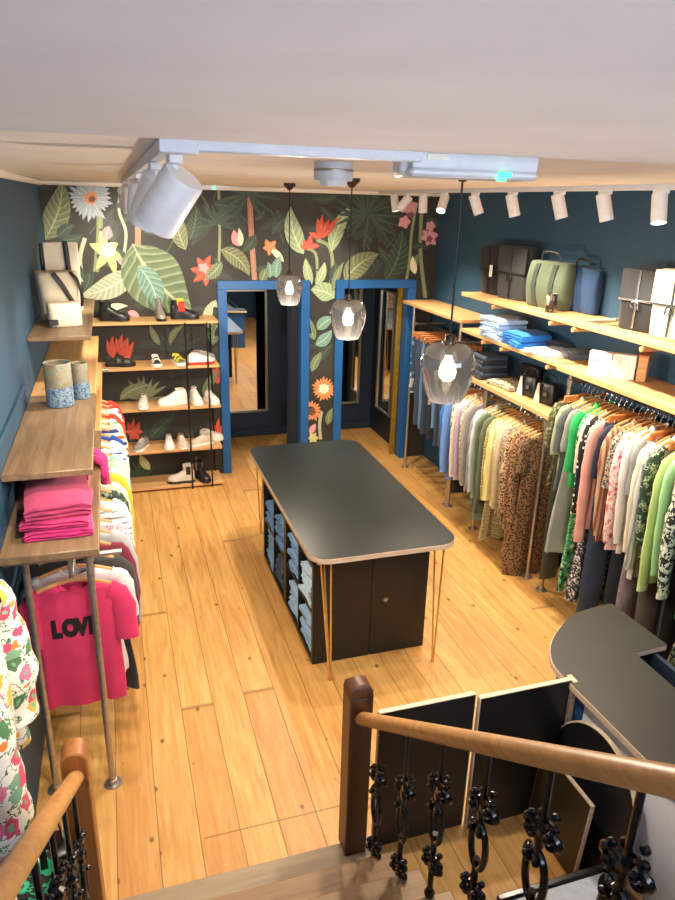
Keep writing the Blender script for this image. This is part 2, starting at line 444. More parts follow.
MURAL_LEAVES = [
  (0.233, 2.742, 0.103, 2.647, -0.039363594205970076, 0.04, 'dim'),
  (3.183, 0.469, 3.19, 0.69, -0.08932694262341992, 0.067, 'dim'),
  (0.002, 2.73, 0.042, 2.456, 0.12266093868092937, 0.139, 'dim'),
  (2.52, 2.517, 2.423, 2.273, 0.14185934319653887, 0.108, 'dim'),
  (2.865, 2.842, 2.625, 2.996, -0.12888393030368622, 0.095, 'dim'),
  (1.141, 2.798, 1.416, 2.917, -0.07990170417067013, 0.111, 'dim'),
  (3.088, 1.286, 3.343, 1.507, -0.034421582747307194, 0.106, 'dim'),
  (1.643, 1.792, 1.756, 1.612, -0.1827046123711006, 0.087, 'dim'),
  (-0.595, 1.267, -0.662, 1.032, -0.0628626938311376, 0.083, 'dim'),
  (3.434, 2.518, 3.26, 2.419, -0.08947806601612673, 0.07, 'dim'),
  (0.585, 0.825, 0.464, 0.59, -0.1596082245128562, 0.114, 'dim'),
  (-0.425, 2.396, -0.381, 2.623, -0.06757320185130614, 0.072, 'dim'),
  (-0.061, 1.745, 0.179, 1.668, 0.181895039336938, 0.125, 'dim'),
  (2.286, -0.051, 2.525, -0.101, 0.11009577409005938, 0.094, 'dim'),
  (0.786, 0.145, 0.571, 0.394, -0.12343391807650428, 0.087, 'dim'),
  (1.021, 2.665, 0.785, 2.459, -0.19624141346417417, 0.098, 'dim'),
  (-0.467, 2.554, -0.411, 2.734, -0.1611591147204436, 0.062, 'dim'),
  (3.415, 1.779, 3.477, 1.612, -0.1325318914784943, 0.036, 'dim'),
  (1.976, 2.641, 2.217, 2.586, 0.19905461083523618, 0.067, 'dim'),
  (-0.286, 1.544, -0.238, 1.753, -0.008895214790783118, 0.106, 'dim'),
  (0.194, 1.881, 0.395, 1.828, 0.15572016664694827, 0.063, 'dim'),
  (2.698, 1.548, 2.92, 1.5, -0.11677380272055987, 0.054, 'dim'),
  (0.051, 0.458, 0.138, 0.32, 0.026137680163550364, 0.072, 'dim'),
  (3.454, 1.849, 3.702, 2.015, 0.09789051425606982, 0.114, 'dim'),
  (1.223, 2.79, 1.29, 2.514, 0.16983094860749115, 0.14, 'dim'),
  (0.521, 1.119, 0.614, 1.375, 0.01120955710183974, 0.115, 'dim'),
  (1.892, 0.953, 1.853, 0.601, -0.17024777275738268, 0.149, 'dim'),
  (3.504, -0.171, 3.393, 0.008, -0.1489468849694125, 0.07, 'dim'),
  (3.41, 0.939, 3.623, 0.851, 0.027682374334881465, 0.068, 'dim'),
  (2.34, 0.065, 2.379, -0.114, -0.19475588914749326, 0.067, 'dim'),
  (2.853, 2.755, 2.956, 3.02, 0.020243358771207337, 0.131, 'dim'),
  (2.877, 2.494, 2.758, 2.674, 0.10942954356770934, 0.094, 'dim'),
  (1.095, 1.508, 1.248, 1.477, -0.004467509505730105, 0.057, 'dim'),
  (2.878, 1.172, 3.052, 0.978, 0.009194516852604417, 0.089, 'dim'),
  (-0.797, 0.628, -0.713, 0.768, -0.04753678975894243, 0.058, 'dim'),
  (2.473, 2.155, 2.508, 1.913, -0.16195213175656129, 0.112, 'dim'),
  (-0.34, 1.272, -0.161, 1.422, 0.1431375822759703, 0.08, 'dim'),
  (2.401, 2.89, 2.539, 3.011, 0.13457678997122552, 0.054, 'dim'),
  (0.858, 0.637, 1.008, 0.327, -0.1402772148652232, 0.081, 'dim'),
  (1.205, 2.08, 0.909, 2.161, -0.19777515039412885, 0.127, 'dim'),
  (0.441, 1.472, 0.174, 1.458, -0.16972626888539022, 0.096, 'dim'),
  (0.113, 0.527, -0.081, 0.297, 0.05068022311238196, 0.138, 'dim'),
  (1.99, 1.205, 1.857, 0.891, 0.16456325223546953, 0.107, 'dim'),
  (0.355, 0.442, 0.43, 0.711, -0.14373297318310674, 0.086, 'dim'),
  (2.404, 1.996, 2.301, 2.144, -0.14242469169083988, 0.04, 'dim'),
  (2.556, 2.565, 2.743, 2.69, -0.05982365705082812, 0.079, 'dim'),
  (1.739, 2.799, 1.475, 2.622, 0.06170103660790199, 0.084, 'dim'),
  (0.54, 2.196, 0.679, 2.175, 0.13190957930299096, 0.07, 'dim'),
  (2.595, 0.485, 2.794, 0.531, -0.0019035647481453477, 0.065, 'dim'),
  (1.518, 0.099, 1.544, 0.474, 0.060622428295405706, 0.08, 'dim'),
  (1.989, 0.745, 1.74, 0.984, 0.17112871315407552, 0.089, 'dim'),
  (0.815, 1.29, 1.043, 1.454, -0.10785255805947457, 0.082, 'dim'),
  (0.485, 1.216, 0.797, 1.21, -0.0397359848931047, 0.101, 'dim'),
  (2.607, 2.24, 2.471, 2.161, 0.016079120214387954, 0.039, 'dim'),
  (2.066, 1.185, 1.833, 0.928, -0.137578983571212, 0.123, 'dim'),
  (-0.626, 0.171, -0.323, 0.171, -0.07510525610967247, 0.119, 'dim'),
  (-0.327, 2.317, -0.305, 2.032, 0.111167574126385, 0.144, 'dim'),
  (-0.115, 2.371, -0.226, 2.093, 0.11617694372474885, 0.083, 'dim'),
  (2.006, 1.411, 2.213, 1.457, -0.13699225261417575, 0.069, 'dim'),
  (-0.25, 2.919, -0.32, 2.787, 0.1970182288984596, 0.039, 'dim'),
  (0.281, 0.371, 0.216, 0.668, 0.1810451720058739, 0.11, 'dim'),
  (2.966, 0.777, 2.654, 0.91, 0.020941558944527594, 0.112, 'dim'),
  (1.252, 2.618, 1.384, 2.801, -0.13278612147744107, 0.055, 'dim'),
  (2.867, 2.326, 2.638, 2.15, -0.06863117167275054, 0.121, 'dim'),
  (0.76, 1.834, 1.058, 1.774, 0.184037768213344, 0.068, 'dim'),
  (-0.082, 2.594, 0.087, 2.809, 0.021410122539439858, 0.083, 'dim'),
  (1.1, 0.888, 1.218, 0.578, 0.08258326610791733, 0.144, 'dim'),
  (3.231, -0.051, 2.965, -0.29, 0.03489080127464045, 0.133, 'dim'),
  (-0.367, 1.278, -0.201, 1.377, 0.158864937464628, 0.078, 'dim'),
  (1.654, 2.956, 1.526, 3.081, 0.0647800940007981, 0.086, 'dim'),
  (0.508, 2.271, 0.401, 2.384, 0.19581076218200805, 0.084, 'dark'),
  (2.933, 2.28, 2.784, 2.472, 0.013546092346856164, 0.092, 'dark'),
  (3.334, 2.768, 3.573, 2.659, 0.022821902584874654, 0.085, 'dark'),
  (1.654, 2.825, 1.695, 2.706, 0.2042310317524712, 0.063, 'dark'),
  (2.057, 2.946, 2.308, 2.984, -0.24954927686045886, 0.092, 'dark'),
  (2.699, 2.516, 2.595, 2.603, -0.23285161699910983, 0.057, 'dark'),
  (1.184, 2.9, 1.024, 2.719, 0.1579585186487515, 0.115, 'dark'),
  (0.498, 2.689, 0.409, 2.757, 0.23744349205464288, 0.045, 'dark'),
  (2.313, 2.299, 2.245, 2.083, 0.10228206851846539, 0.105, 'dark'),
  (1.027, 2.872, 1.268, 2.852, -0.11202745761218713, 0.13, 'dark'),
  (2.31, 2.703, 2.125, 2.868, 0.06005810651989779, 0.078, 'dark'),
  (0.338, 2.587, 0.482, 2.562, 0.2072518603559897, 0.05, 'dark'),
  (-0.121, 2.384, 0.073, 2.258, -0.20393508411563394, 0.072, 'dark'),
  (0.152, 2.241, 0.055, 2.442, -0.1929891085419984, 0.095, 'dark'),
  (0.652, 2.637, 0.791, 2.647, 0.1716236065899036, 0.044, 'dark'),
  (-0.202, 2.21, -0.271, 2.029, 0.2035089721764039, 0.088, 'dark'),
  (-0.327, 2.312, -0.258, 2.125, 0.13333328366739206, 0.051, 'dark'),
  (0.087, 2.825, 0.233, 2.796, 0.24146167103216476, 0.055, 'dark'),
  (1.69, 2.729, 1.841, 2.741, 0.22804445048216676, 0.042, 'dark'),
  (3.189, 2.465, 3.34, 2.485, 0.10215997294011042, 0.067, 'dark'),
  (1.944, 2.317, 2.074, 2.224, -0.010613040620944425, 0.04, 'dark'),
  (1.445, 2.576, 1.292, 2.407, 0.1292582710034738, 0.112, 'dark'),
  (-0.402, 2.855, -0.39, 2.722, -0.15273061417399275, 0.063, 'dark'),
  (1.763, 2.747, 1.612, 2.583, -0.15468249098962028, 0.118, 'dark'),
  (0.659, 2.198, 0.682, 2.08, 0.16270654905584386, 0.035, 'dark'),
  (2.216, 2.231, 2.076, 2.229, 0.10960309506269778, 0.041, 'dark'),
  (0.86, 2.897, 0.728, 2.773, -0.026795053117054823, 0.063, 'dark'),
  (-0.058, 2.958, -0.0, 3.15, -0.1925489815678207, 0.08, 'dark'),
  (0.481, 2.551, 0.628, 2.661, 0.01349430554007719, 0.102, 'dark'),
  (0.062, 2.5, -0.08, 2.609, -0.23856364420501697, 0.095, 'dark'),
  (1.008, 2.352, 1.087, 2.258, -0.10722021671566107, 0.036, 'dark'),
  (1.015, 2.758, 0.925, 2.857, 0.0878748328863268, 0.049, 'dark'),
  (1.432, 2.215, 1.584, 2.277, 0.018811639518039158, 0.052, 'dark'),
  (1.438, 2.723, 1.538, 2.833, -0.19028845774405606, 0.056, 'dark'),
  (-0.575, 2.508, -0.363, 3.041, -0.15, 0.222, 'olive'),
  (-0.562, 2.948, -0.451, 3.021, 0.1, 0.089, 'dim'),
  (-0.451, 2.528, -0.288, 2.647, 0.2, 0.1, 'dark'),
  (-0.417, 2.51, -0.234, 2.557, -0.2, 0.089, 'dark'),
  (-0.079, 2.892, 0.058, 2.895, 0.0423465876799958, 0.05, 'blue'),
  (-0.08, 2.903, 0.054, 2.938, 0.13656111584259925, 0.05, 'blue'),
  (-0.082, 2.912, 0.046, 2.979, 0.08029922307801898, 0.05, 'blue'),
  (-0.088, 2.921, 0.039, 3.028, -0.022522353140338736, 0.05, 'blue'),
  (-0.095, 2.928, -0.002, 3.048, -0.04221191935922454, 0.05, 'blue'),
  (-0.104, 2.933, -0.031, 3.089, 0.007424489473924434, 0.05, 'blue'),
  (-0.114, 2.935, -0.082, 3.089, -0.07572683844217541, 0.05, 'blue'),
  (-0.125, 2.934, -0.13, 3.091, -0.09882226516165842, 0.05, 'blue'),
  (-0.136, 2.932, -0.177, 3.072, 0.04543222318624751, 0.05, 'blue'),
  (-0.146, 2.926, -0.222, 3.051, 0.024179784710624402, 0.05, 'blue'),
  (-0.154, 2.919, -0.262, 3.019, -0.09183569343056242, 0.05, 'blue'),
  (-0.161, 2.91, -0.31, 2.987, 0.05514866614410674, 0.05, 'blue'),
  (-0.166, 2.9, -0.322, 2.935, 0.13651210449000076, 0.05, 'blue'),
  (-0.168, 2.89, -0.319, 2.886, -0.05018565246026402, 0.05, 'blue'),
  (-0.168, 2.879, -0.311, 2.841, -0.05511886561425365, 0.05, 'blue'),
  (-0.165, 2.869, -0.299, 2.799, -0.055170210363420166, 0.05, 'blue'),
  (-0.16, 2.861, -0.273, 2.765, -0.004802498331858862, 0.05, 'blue'),
  (-0.152, 2.854, -0.245, 2.733, -0.03945893154952852, 0.05, 'blue'),
  (-0.143, 2.849, -0.215, 2.694, -0.05544036828603982, 0.05, 'blue'),
  (-0.133, 2.847, -0.17, 2.673, 0.08925120658560942, 0.05, 'blue'),
  (-0.122, 2.847, -0.117, 2.701, 0.10032770006550099, 0.05, 'blue'),
  (-0.112, 2.85, -0.073, 2.72, -0.12125170162018029, 0.05, 'blue'),
  (-0.102, 2.855, -0.011, 2.707, -0.14011980029694418, 0.05, 'blue'),
  (-0.093, 2.862, -0.002, 2.778, 0.11013055431026456, 0.05, 'blue'),
  (-0.086, 2.871, 0.025, 2.814, 0.046543708481524004, 0.05, 'blue'),
  (-0.081, 2.881, 0.071, 2.847, -0.08314412999736706, 0.05, 'blue'),
  (-0.124, 2.891, -0.059, 2.892, 0.14015353615132123, 0.028, 'orange'),
  (-0.124, 2.891, -0.06, 2.922, -0.07746078230615232, 0.028, 'orange'),
  (-0.124, 2.891, -0.076, 2.945, 0.06965132526826678, 0.028, 'orange'),
  (-0.124, 2.891, -0.104, 2.955, -0.12328653407760248, 0.028, 'orange'),
  (-0.124, 2.891, -0.134, 2.962, -0.12116251770100632, 0.028, 'orange'),
  (-0.124, 2.891, -0.158, 2.937, -0.14858756350178612, 0.028, 'orange'),
  (-0.124, 2.891, -0.191, 2.923, -0.0197473533068184, 0.028, 'orange'),
  (-0.124, 2.891, -0.197, 2.889, 0.017315400889470367, 0.028, 'orange'),
  (-0.124, 2.891, -0.197, 2.855, -0.047048676367699716, 0.028, 'orange'),
  (-0.124, 2.891, -0.17, 2.838, 0.05465091645561018, 0.028, 'orange'),
  (-0.124, 2.891, -0.143, 2.832, -0.04091886185861056, 0.028, 'orange'),
  (-0.124, 2.891, -0.114, 2.819, 0.021843501659738723, 0.028, 'orange'),
  (-0.124, 2.891, -0.085, 2.838, 0.13105281198102195, 0.028, 'orange'),
  (-0.124, 2.891, -0.065, 2.863, 0.0692621628000333, 0.028, 'orange'),
  (-0.116, 2.882, -0.082, 2.883, -0.12407117609185389, 0.022, 'brown'),
  (-0.116, 2.882, -0.09, 2.907, -0.08678316380554794, 0.022, 'brown'),
  (-0.116, 2.882, -0.113, 2.912, -0.06420718185503763, 0.022, 'brown'),
  (-0.116, 2.882, -0.136, 2.904, -0.013028878485085216, 0.022, 'brown'),
  (-0.116, 2.882, -0.152, 2.881, 0.07739186190398145, 0.022, 'brown'),
  (-0.116, 2.882, -0.145, 2.855, -0.054684266296023396, 0.022, 'brown'),
  (-0.116, 2.882, -0.119, 2.846, 0.11674480315566041, 0.022, 'brown'),
  (-0.116, 2.882, -0.094, 2.859, 0.12410464598599172, 0.022, 'brown'),
  (-0.019, 2.421, -0.175, 2.479, 0.1, 0.078, 'yellow'),
  (-0.019, 2.421, -0.063, 2.598, 0.1, 0.078, 'yellow'),
  (-0.019, 2.421, -0.066, 2.391, 0.1, 0.078, 'yellow'),
  (-0.019, 2.421, 0.018, 2.331, 0.1, 0.078, 'yellow'),
  (-0.019, 2.421, 0.089, 2.481, 0.1, 0.078, 'yellow'),
  (-0.019, 2.421, 0.12, 2.301, 0.1, 0.078, 'yellow'),
  (-0.019, 2.421, -0.138, 2.241, 0.1, 0.078, 'yellow'),
  (-0.019, 2.421, 0.035, 2.18, 0.1, 0.078, 'yellow'),
  (-0.01, 2.421, 0.063, 2.422, 0.12624554412231517, 0.056, 'cream'),
  (-0.01, 2.421, 0.051, 2.492, 0.1439984712957064, 0.056, 'cream'),
  (-0.01, 2.421, -0.023, 2.507, 0.06324318830874509, 0.056, 'cream'),
  (-0.01, 2.421, -0.079, 2.455, 0.06523607604526083, 0.056, 'cream'),
  (-0.01, 2.421, -0.093, 2.382, 0.022753134046452905, 0.056, 'cream'),
  (-0.01, 2.421, -0.036, 2.339, 0.12730070299154908, 0.056, 'cream'),
  (-0.01, 2.421, 0.033, 2.361, -0.04943699121205422, 0.056, 'cream'),
  (-0.012, 2.514, 0.017, 2.642, 0.1, 0.1, 'pink'),
  (0.074, 2.309, 0.158, 2.309, 0.1, 0.067, 'pink'),
  (0.209, 2.233, -0.306, 1.988, 0.18, 0.222, 'white'),
  (0.217, 2.479, 0.763, 1.821, -0.16, 0.578, 'green'),
  (0.259, 2.271, 0.423, 1.818, 0.2, 0.222, 'teal'),
  (0.731, 2.425, 0.655, 2.838, 0.15, 0.167, 'olive'),
  (0.775, 2.521, 0.858, 2.852, -0.1, 0.133, 'dark'),
  (0.41, 2.841, 0.692, 2.931, 0.031076820755551238, 0.044, 'dark'),
  (0.41, 2.841, 0.617, 2.999, -0.0757090012275482, 0.044, 'dark'),
  (0.41, 2.841, 0.589, 3.073, -0.03487487746999199, 0.044, 'dark'),
  (0.41, 2.841, 0.505, 3.084, 0.08266682386309146, 0.044, 'dark'),
  (0.41, 2.841, 0.439, 3.117, -0.11718096106176666, 0.044, 'dark'),
  (0.41, 2.841, 0.337, 3.094, -0.00730182609149313, 0.044, 'dark'),
  (0.41, 2.841, 0.274, 3.034, -0.0861378598217717, 0.044, 'dark'),
  (0.41, 2.841, 0.224, 2.987, 0.05206352939905301, 0.044, 'dark'),
  (0.41, 2.841, 0.16, 2.924, 0.11418732670104167, 0.044, 'dark'),
  (0.921, 2.224, 1.064, 2.266, 0.08747536346878623, 0.067, 'red'),
  (0.915, 2.23, 0.977, 2.371, 0.12863056447753643, 0.067, 'red'),
  (0.907, 2.229, 0.839, 2.353, -0.04565008963240892, 0.067, 'red'),
  (0.901, 2.222, 0.767, 2.243, 0.07670123118017733, 0.067, 'red'),
  (0.904, 2.214, 0.792, 2.116, 0.11996157921514392, 0.067, 'red'),
  (0.912, 2.211, 0.917, 2.067, 0.050655802566285574, 0.067, 'red'),
  (0.919, 2.215, 1.023, 2.144, 0.03646940744127522, 0.067, 'red'),
  (0.902, 2.251, 0.957, 2.25, 0.04409425899982242, 0.044, 'pink'),
  (0.902, 2.251, 0.921, 2.301, -0.1447034765939989, 0.044, 'pink'),
  (0.902, 2.251, 0.851, 2.288, 0.1109599349769291, 0.044, 'pink'),
  (0.902, 2.251, 0.856, 2.218, -0.13652315139314236, 0.044, 'pink'),
  (0.902, 2.251, 0.92, 2.191, 0.08139717654872278, 0.044, 'pink'),
  (0.864, 2.759, 0.915, 2.561, 0.1, 0.078, 'dim'),
  (0.992, 1.62, 1.013, 1.929, 0.2, 0.2, 'white'),
  (0.966, 1.462, 1.048, 1.743, 0.1, 0.133, 'green'),
  (1.068, 2.677, 1.293, 2.593, 0.08123118719331815, 0.036, 'dark'),
  (1.068, 2.677, 1.285, 2.705, -0.10645268857228882, 0.036, 'dark'),
  (1.068, 2.677, 1.266, 2.787, 0.053153296237963, 0.036, 'dark'),
  (1.068, 2.677, 1.181, 2.855, 0.07154698765656373, 0.036, 'dark'),
  (1.068, 2.677, 1.105, 2.896, -0.07822668278884562, 0.036, 'dark'),
  (1.068, 2.677, 1.008, 2.867, 0.0709898850747406, 0.036, 'dark'),
  (1.068, 2.677, 0.928, 2.809, -0.004179902088115153, 0.036, 'dark'),
  (1.068, 2.677, 0.852, 2.738, 0.018547808167458102, 0.036, 'dark'),
  (1.068, 2.677, 0.826, 2.628, -0.03879472614502236, 0.036, 'dark'),
  (1.08, 2.427, 1.372, 2.169, 0.25, 0.167, 'olive'),
  (1.086, 2.309, 0.908, 2.132, 0.1, 0.111, 'green'),
  (1.274, 2.467, 1.217, 2.622, 0.1, 0.1, 'pink'),
  (1.284, 2.467, 1.268, 2.642, -0.1, 0.056, 'cream'),
  (1.376, 2.967, 1.528, 2.728, -0.05970215094577781, 0.04, 'dark'),
  (1.376, 2.967, 1.657, 2.773, -0.03896214741263768, 0.04, 'dark'),
  (1.376, 2.967, 1.728, 2.926, -0.02768296825495392, 0.04, 'dark'),
  (1.376, 2.967, 1.68, 3.042, -0.002526156783222322, 0.04, 'dark'),
  (1.376, 2.967, 1.608, 3.148, 0.08411362008771847, 0.04, 'dark'),
  (1.376, 2.967, 1.524, 3.267, 0.08288398709335013, 0.04, 'dark'),
  (1.376, 2.967, 1.373, 3.285, 0.04892192912008908, 0.04, 'dark'),
  (1.376, 2.967, 1.239, 3.251, 0.100294162090833, 0.04, 'dark'),
  (1.376, 2.967, 1.16, 3.147, -0.07923891371995553, 0.04, 'dark'),
  (1.376, 2.967, 1.045, 3.042, 0.0064062121010056705, 0.04, 'dark'),
  (1.376, 2.967, 1.068, 2.898, 0.015734237610097734, 0.04, 'dark'),
  (1.376, 2.967, 1.094, 2.788, -0.05517005401119142, 0.04, 'dark'),
  (1.376, 2.967, 1.197, 2.713, 0.015272044537224, 0.04, 'dark'),
  (1.585, 2.46, 1.649, 2.521, -0.06408821094277041, 0.056, 'orange'),
  (1.585, 2.46, 1.544, 2.535, 0.0934884915931051, 0.056, 'orange'),
  (1.585, 2.46, 1.512, 2.447, 0.08359819692669151, 0.056, 'orange'),
  (1.585, 2.46, 1.572, 2.374, 0.13861556089366037, 0.056, 'orange'),
  (1.585, 2.46, 1.663, 2.424, -0.032884120207265916, 0.056, 'orange'),
  (1.606, 2.43, 1.733, 2.31, 0.1, 0.067, 'cream'),
  (1.658, 2.147, 1.701, 2.37, 0.2, 0.111, 'teal'),
  (1.583, 2.148, 1.563, 2.31, -0.2, 0.078, 'teal'),
  (1.497, 2.107, 1.563, 2.249, 0.1, 0.1, 'green'),
  (1.949, 2.391, 1.807, 2.854, 0.18, 0.189, 'lime'),
  (2.256, 2.413, 2.465, 2.879, 0.16, 0.156, 'lime'),
  (2.03, 2.879, 2.214, 3.088, 0.027141068828949955, 0.024, 'dim'),
  (2.03, 2.879, 2.14, 3.139, 0.00977696968870917, 0.024, 'dim'),
  (2.03, 2.879, 2.038, 3.124, -0.10065491347533576, 0.024, 'dim'),
  (2.03, 2.879, 1.94, 3.096, 0.007128185046518243, 0.024, 'dim'),
  (2.03, 2.879, 1.84, 3.086, 0.06450766282196027, 0.024, 'dim'),
  (2.143, 2.554, 2.001, 2.613, 0.08, 0.056, 'red'),
  (2.143, 2.554, 2.096, 2.753, 0.08, 0.067, 'red'),
  (2.143, 2.554, 2.149, 2.793, 0.08, 0.056, 'red'),
  (2.143, 2.554, 2.226, 2.745, 0.08, 0.067, 'red'),
  (2.143, 2.554, 2.347, 2.767, 0.08, 0.056, 'red'),
  (2.143, 2.554, 2.294, 2.677, 0.08, 0.056, 'red'),
  (2.013, 2.463, 1.937, 2.532, 0.1, 0.056, 'red'),
  (2.013, 2.463, 2.033, 2.593, 0.1, 0.056, 'red'),
  (2.013, 2.463, 2.122, 2.473, 0.1, 0.056, 'red'),
  (2.013, 2.463, 1.905, 2.472, 0.1, 0.056, 'red'),
  (2.04, 2.072, 1.971, 2.351, 0.1, 0.1, 'lime'),
  (2.085, 2.071, 2.181, 2.31, -0.15, 0.1, 'lime'),
  (2.301, 1.931, 2.03, 2.019, -0.2, 0.2, 'lime'),
  (2.277, 1.995, 2.393, 2.31, 0.1, 0.078, 'green'),
  (2.646, 2.803, 2.918, 2.514, 0.019696323392809606, 0.038, 'dark'),
  (2.646, 2.803, 3.003, 2.587, -0.11848192137123081, 0.038, 'dark'),
  (2.646, 2.803, 3.03, 2.691, -0.08096639918790352, 0.038, 'dark'),
  (2.646, 2.803, 3.07, 2.789, -0.037543770162110204, 0.038, 'dark'),
  (2.646, 2.803, 2.997, 2.886, 0.11412011413090783, 0.038, 'dark'),
  (2.646, 2.803, 2.949, 2.972, 0.06349817306050987, 0.038, 'dark'),
  (2.646, 2.803, 2.894, 3.016, -0.06937801982981145, 0.038, 'dark'),
  (2.646, 2.803, 2.822, 3.101, 0.007093549351744277, 0.038, 'dark'),
  (2.646, 2.803, 2.742, 3.106, -0.032353109875560934, 0.038, 'dark'),
  (2.646, 2.803, 2.631, 3.163, -0.012178952042411068, 0.038, 'dark'),
  (2.646, 2.803, 2.529, 3.155, 0.04568041877729956, 0.038, 'dark'),
  (2.646, 2.803, 2.418, 3.099, -0.0036920387640742847, 0.038, 'dark'),
  (2.646, 2.803, 2.391, 3.016, 0.03778755293295713, 0.038, 'dark'),
  (2.646, 2.803, 2.273, 2.957, 0.10063702689576184, 0.038, 'dark'),
  (2.646, 2.803, 2.274, 2.867, 0.11157528959030916, 0.038, 'dark'),
  (2.646, 2.803, 2.277, 2.791, 0.010914947568346683, 0.038, 'dark'),
  (2.646, 2.803, 2.283, 2.68, -0.08199269166640562, 0.038, 'dark'),
  (2.646, 2.803, 2.359, 2.617, -0.027856379481699153, 0.038, 'dark'),
  (2.646, 2.803, 2.409, 2.552, 0.03045831485207215, 0.038, 'dark'),
  (2.695, 2.723, 2.434, 2.854, -0.007491236838820525, 0.033, 'dim'),
  (2.695, 2.723, 2.397, 2.79, -0.054723078607609346, 0.033, 'dim'),
  (2.695, 2.723, 2.363, 2.733, -0.11126765596290132, 0.033, 'dim'),
  (2.695, 2.723, 2.414, 2.663, 0.0935718665454405, 0.033, 'dim'),
  (2.695, 2.723, 2.385, 2.598, -0.11185217583614408, 0.033, 'dim'),
  (2.695, 2.723, 2.464, 2.548, 0.06624145028650161, 0.033, 'dim'),
  (2.695, 2.723, 2.529, 2.504, -0.10763059489956503, 0.033, 'dim'),
  (2.695, 2.723, 2.585, 2.457, -0.03053714588462697, 0.033, 'dim'),
  (2.695, 2.723, 2.647, 2.444, 0.01837078754966509, 0.033, 'dim'),
  (2.411, 2.111, 2.791, 2.395, 0.18, 0.233, 'olive'),
  (2.887, 2.108, 3.045, 2.647, -0.2, 0.244, 'dark'),
  (2.567, 2.538, 2.449, 2.689, 0.1, 0.089, 'dim'),
  (3.124, 2.884, 3.223, 2.924, -0.11134012087101845, 0.078, 'pink'),
  (3.124, 2.884, 3.131, 2.981, 0.14654746782266967, 0.078, 'pink'),
  (3.124, 2.884, 3.023, 2.945, 0.06550093606114893, 0.078, 'pink'),
  (3.124, 2.884, 3.011, 2.839, -0.01661058620449382, 0.078, 'pink'),
  (3.124, 2.884, 3.116, 2.789, 0.08785194210033395, 0.078, 'pink'),
  (3.124, 2.884, 3.209, 2.832, 0.07996562089144585, 0.078, 'pink'),
  (3.075, 2.73, 3.148, 2.731, 0.03699361663184908, 0.067, 'pink'),
  (3.075, 2.73, 3.096, 2.797, 0.0815583657169259, 0.067, 'pink'),
  (3.075, 2.73, 3.016, 2.765, 0.0514654726710875, 0.067, 'pink'),
  (3.075, 2.73, 3.008, 2.684, -0.1383551338959267, 0.067, 'pink'),
  (3.075, 2.73, 3.105, 2.66, -0.06600725585620978, 0.067, 'pink'),
  (3.141, 2.803, 3.189, 2.804, 0.14360367529052667, 0.033, 'plum'),
  (3.141, 2.803, 3.151, 2.836, -0.02796706198850865, 0.033, 'plum'),
  (3.141, 2.803, 3.102, 2.825, 0.1443717729257957, 0.033, 'plum'),
  (3.141, 2.803, 3.101, 2.776, -0.14137348135739095, 0.033, 'plum'),
  (3.141, 2.803, 3.156, 2.768, -0.027706490525820485, 0.033, 'plum'),
  (3.192, 2.203, 3.263, 2.396, 0.1, 0.1, 'green'),
  (3.242, 2.181, 3.193, 2.375, 0.1, 0.078, 'cream'),
  (3.382, 2.578, 3.493, 2.599, 0.08690543682935595, 0.072, 'pink'),
  (3.382, 2.578, 3.41, 2.667, 0.1264118513814124, 0.072, 'pink'),
  (3.382, 2.578, 3.301, 2.651, 0.11335310579643196, 0.072, 'pink'),
  (3.382, 2.578, 3.277, 2.558, -0.07221844522422105, 0.072, 'pink'),
  (3.382, 2.578, 3.354, 2.484, 0.06491256036823848, 0.072, 'pink'),
  (3.382, 2.578, 3.466, 2.501, -0.09868872266139139, 0.072, 'pink'),
  (3.386, 2.693, 3.447, 2.694, -0.04764936211737039, 0.056, 'pink'),
  (3.386, 2.693, 3.402, 2.748, -0.03387983737413229, 0.056, 'pink'),
  (3.386, 2.693, 3.333, 2.724, 0.033164453157842416, 0.056, 'pink'),
  (3.386, 2.693, 3.333, 2.657, -0.07047026851018341, 0.056, 'pink'),
  (3.386, 2.693, 3.409, 2.641, 0.022230649225366023, 0.056, 'pink'),
  (3.384, 2.557, 3.426, 2.557, 0.10812993854498035, 0.033, 'plum'),
  (3.384, 2.557, 3.395, 2.594, 0.11938927560027032, 0.033, 'plum'),
  (3.384, 2.557, 3.348, 2.578, -0.03313125497676869, 0.033, 'plum'),
  (3.384, 2.557, 3.345, 2.53, 0.006457175978239138, 0.033, 'plum'),
  (3.384, 2.557, 3.401, 2.518, 0.11429739283116011, 0.033, 'plum'),
  (3.41, 1.893, 3.336, 2.224, 0.1, 0.089, 'dim'),
  (2.115, 1.588, 2.295, 1.715, 0.2, 0.133, 'teal'),
  (2.094, 1.423, 2.275, 1.584, -0.2, 0.133, 'teal'),
  (2.082, 1.479, 2.022, 1.721, 0.1, 0.1, 'green'),
  (2.144, 1.231, 2.291, 1.416, 0.2, 0.111, 'dark'),
  (2.053, 1.121, 2.165, 1.342, 0.1, 0.1, 'green'),
  (2.244, 0.915, 2.323, 0.911, 0.10535697000445929, 0.033, 'orange'),
  (2.241, 0.93, 2.328, 0.953, -0.06432676200972223, 0.033, 'orange'),
  (2.234, 0.943, 2.302, 0.989, -0.06645796966998559, 0.033, 'orange'),
  (2.223, 0.954, 2.278, 1.027, -0.017773584977075513, 0.033, 'orange'),
  (2.21, 0.961, 2.236, 1.045, 0.044770171633660594, 0.033, 'orange'),
  (2.195, 0.964, 2.193, 1.066, 0.059492254685048596, 0.033, 'orange'),
  (2.181, 0.963, 2.154, 1.042, 0.04970228457534209, 0.033, 'orange'),
  (2.168, 0.957, 2.109, 1.037, 0.12244413746521873, 0.033, 'orange'),
  (2.158, 0.947, 2.087, 1.001, 0.009652661089174008, 0.033, 'orange'),
  (2.151, 0.935, 2.056, 0.97, -0.04962181435193419, 0.033, 'orange'),
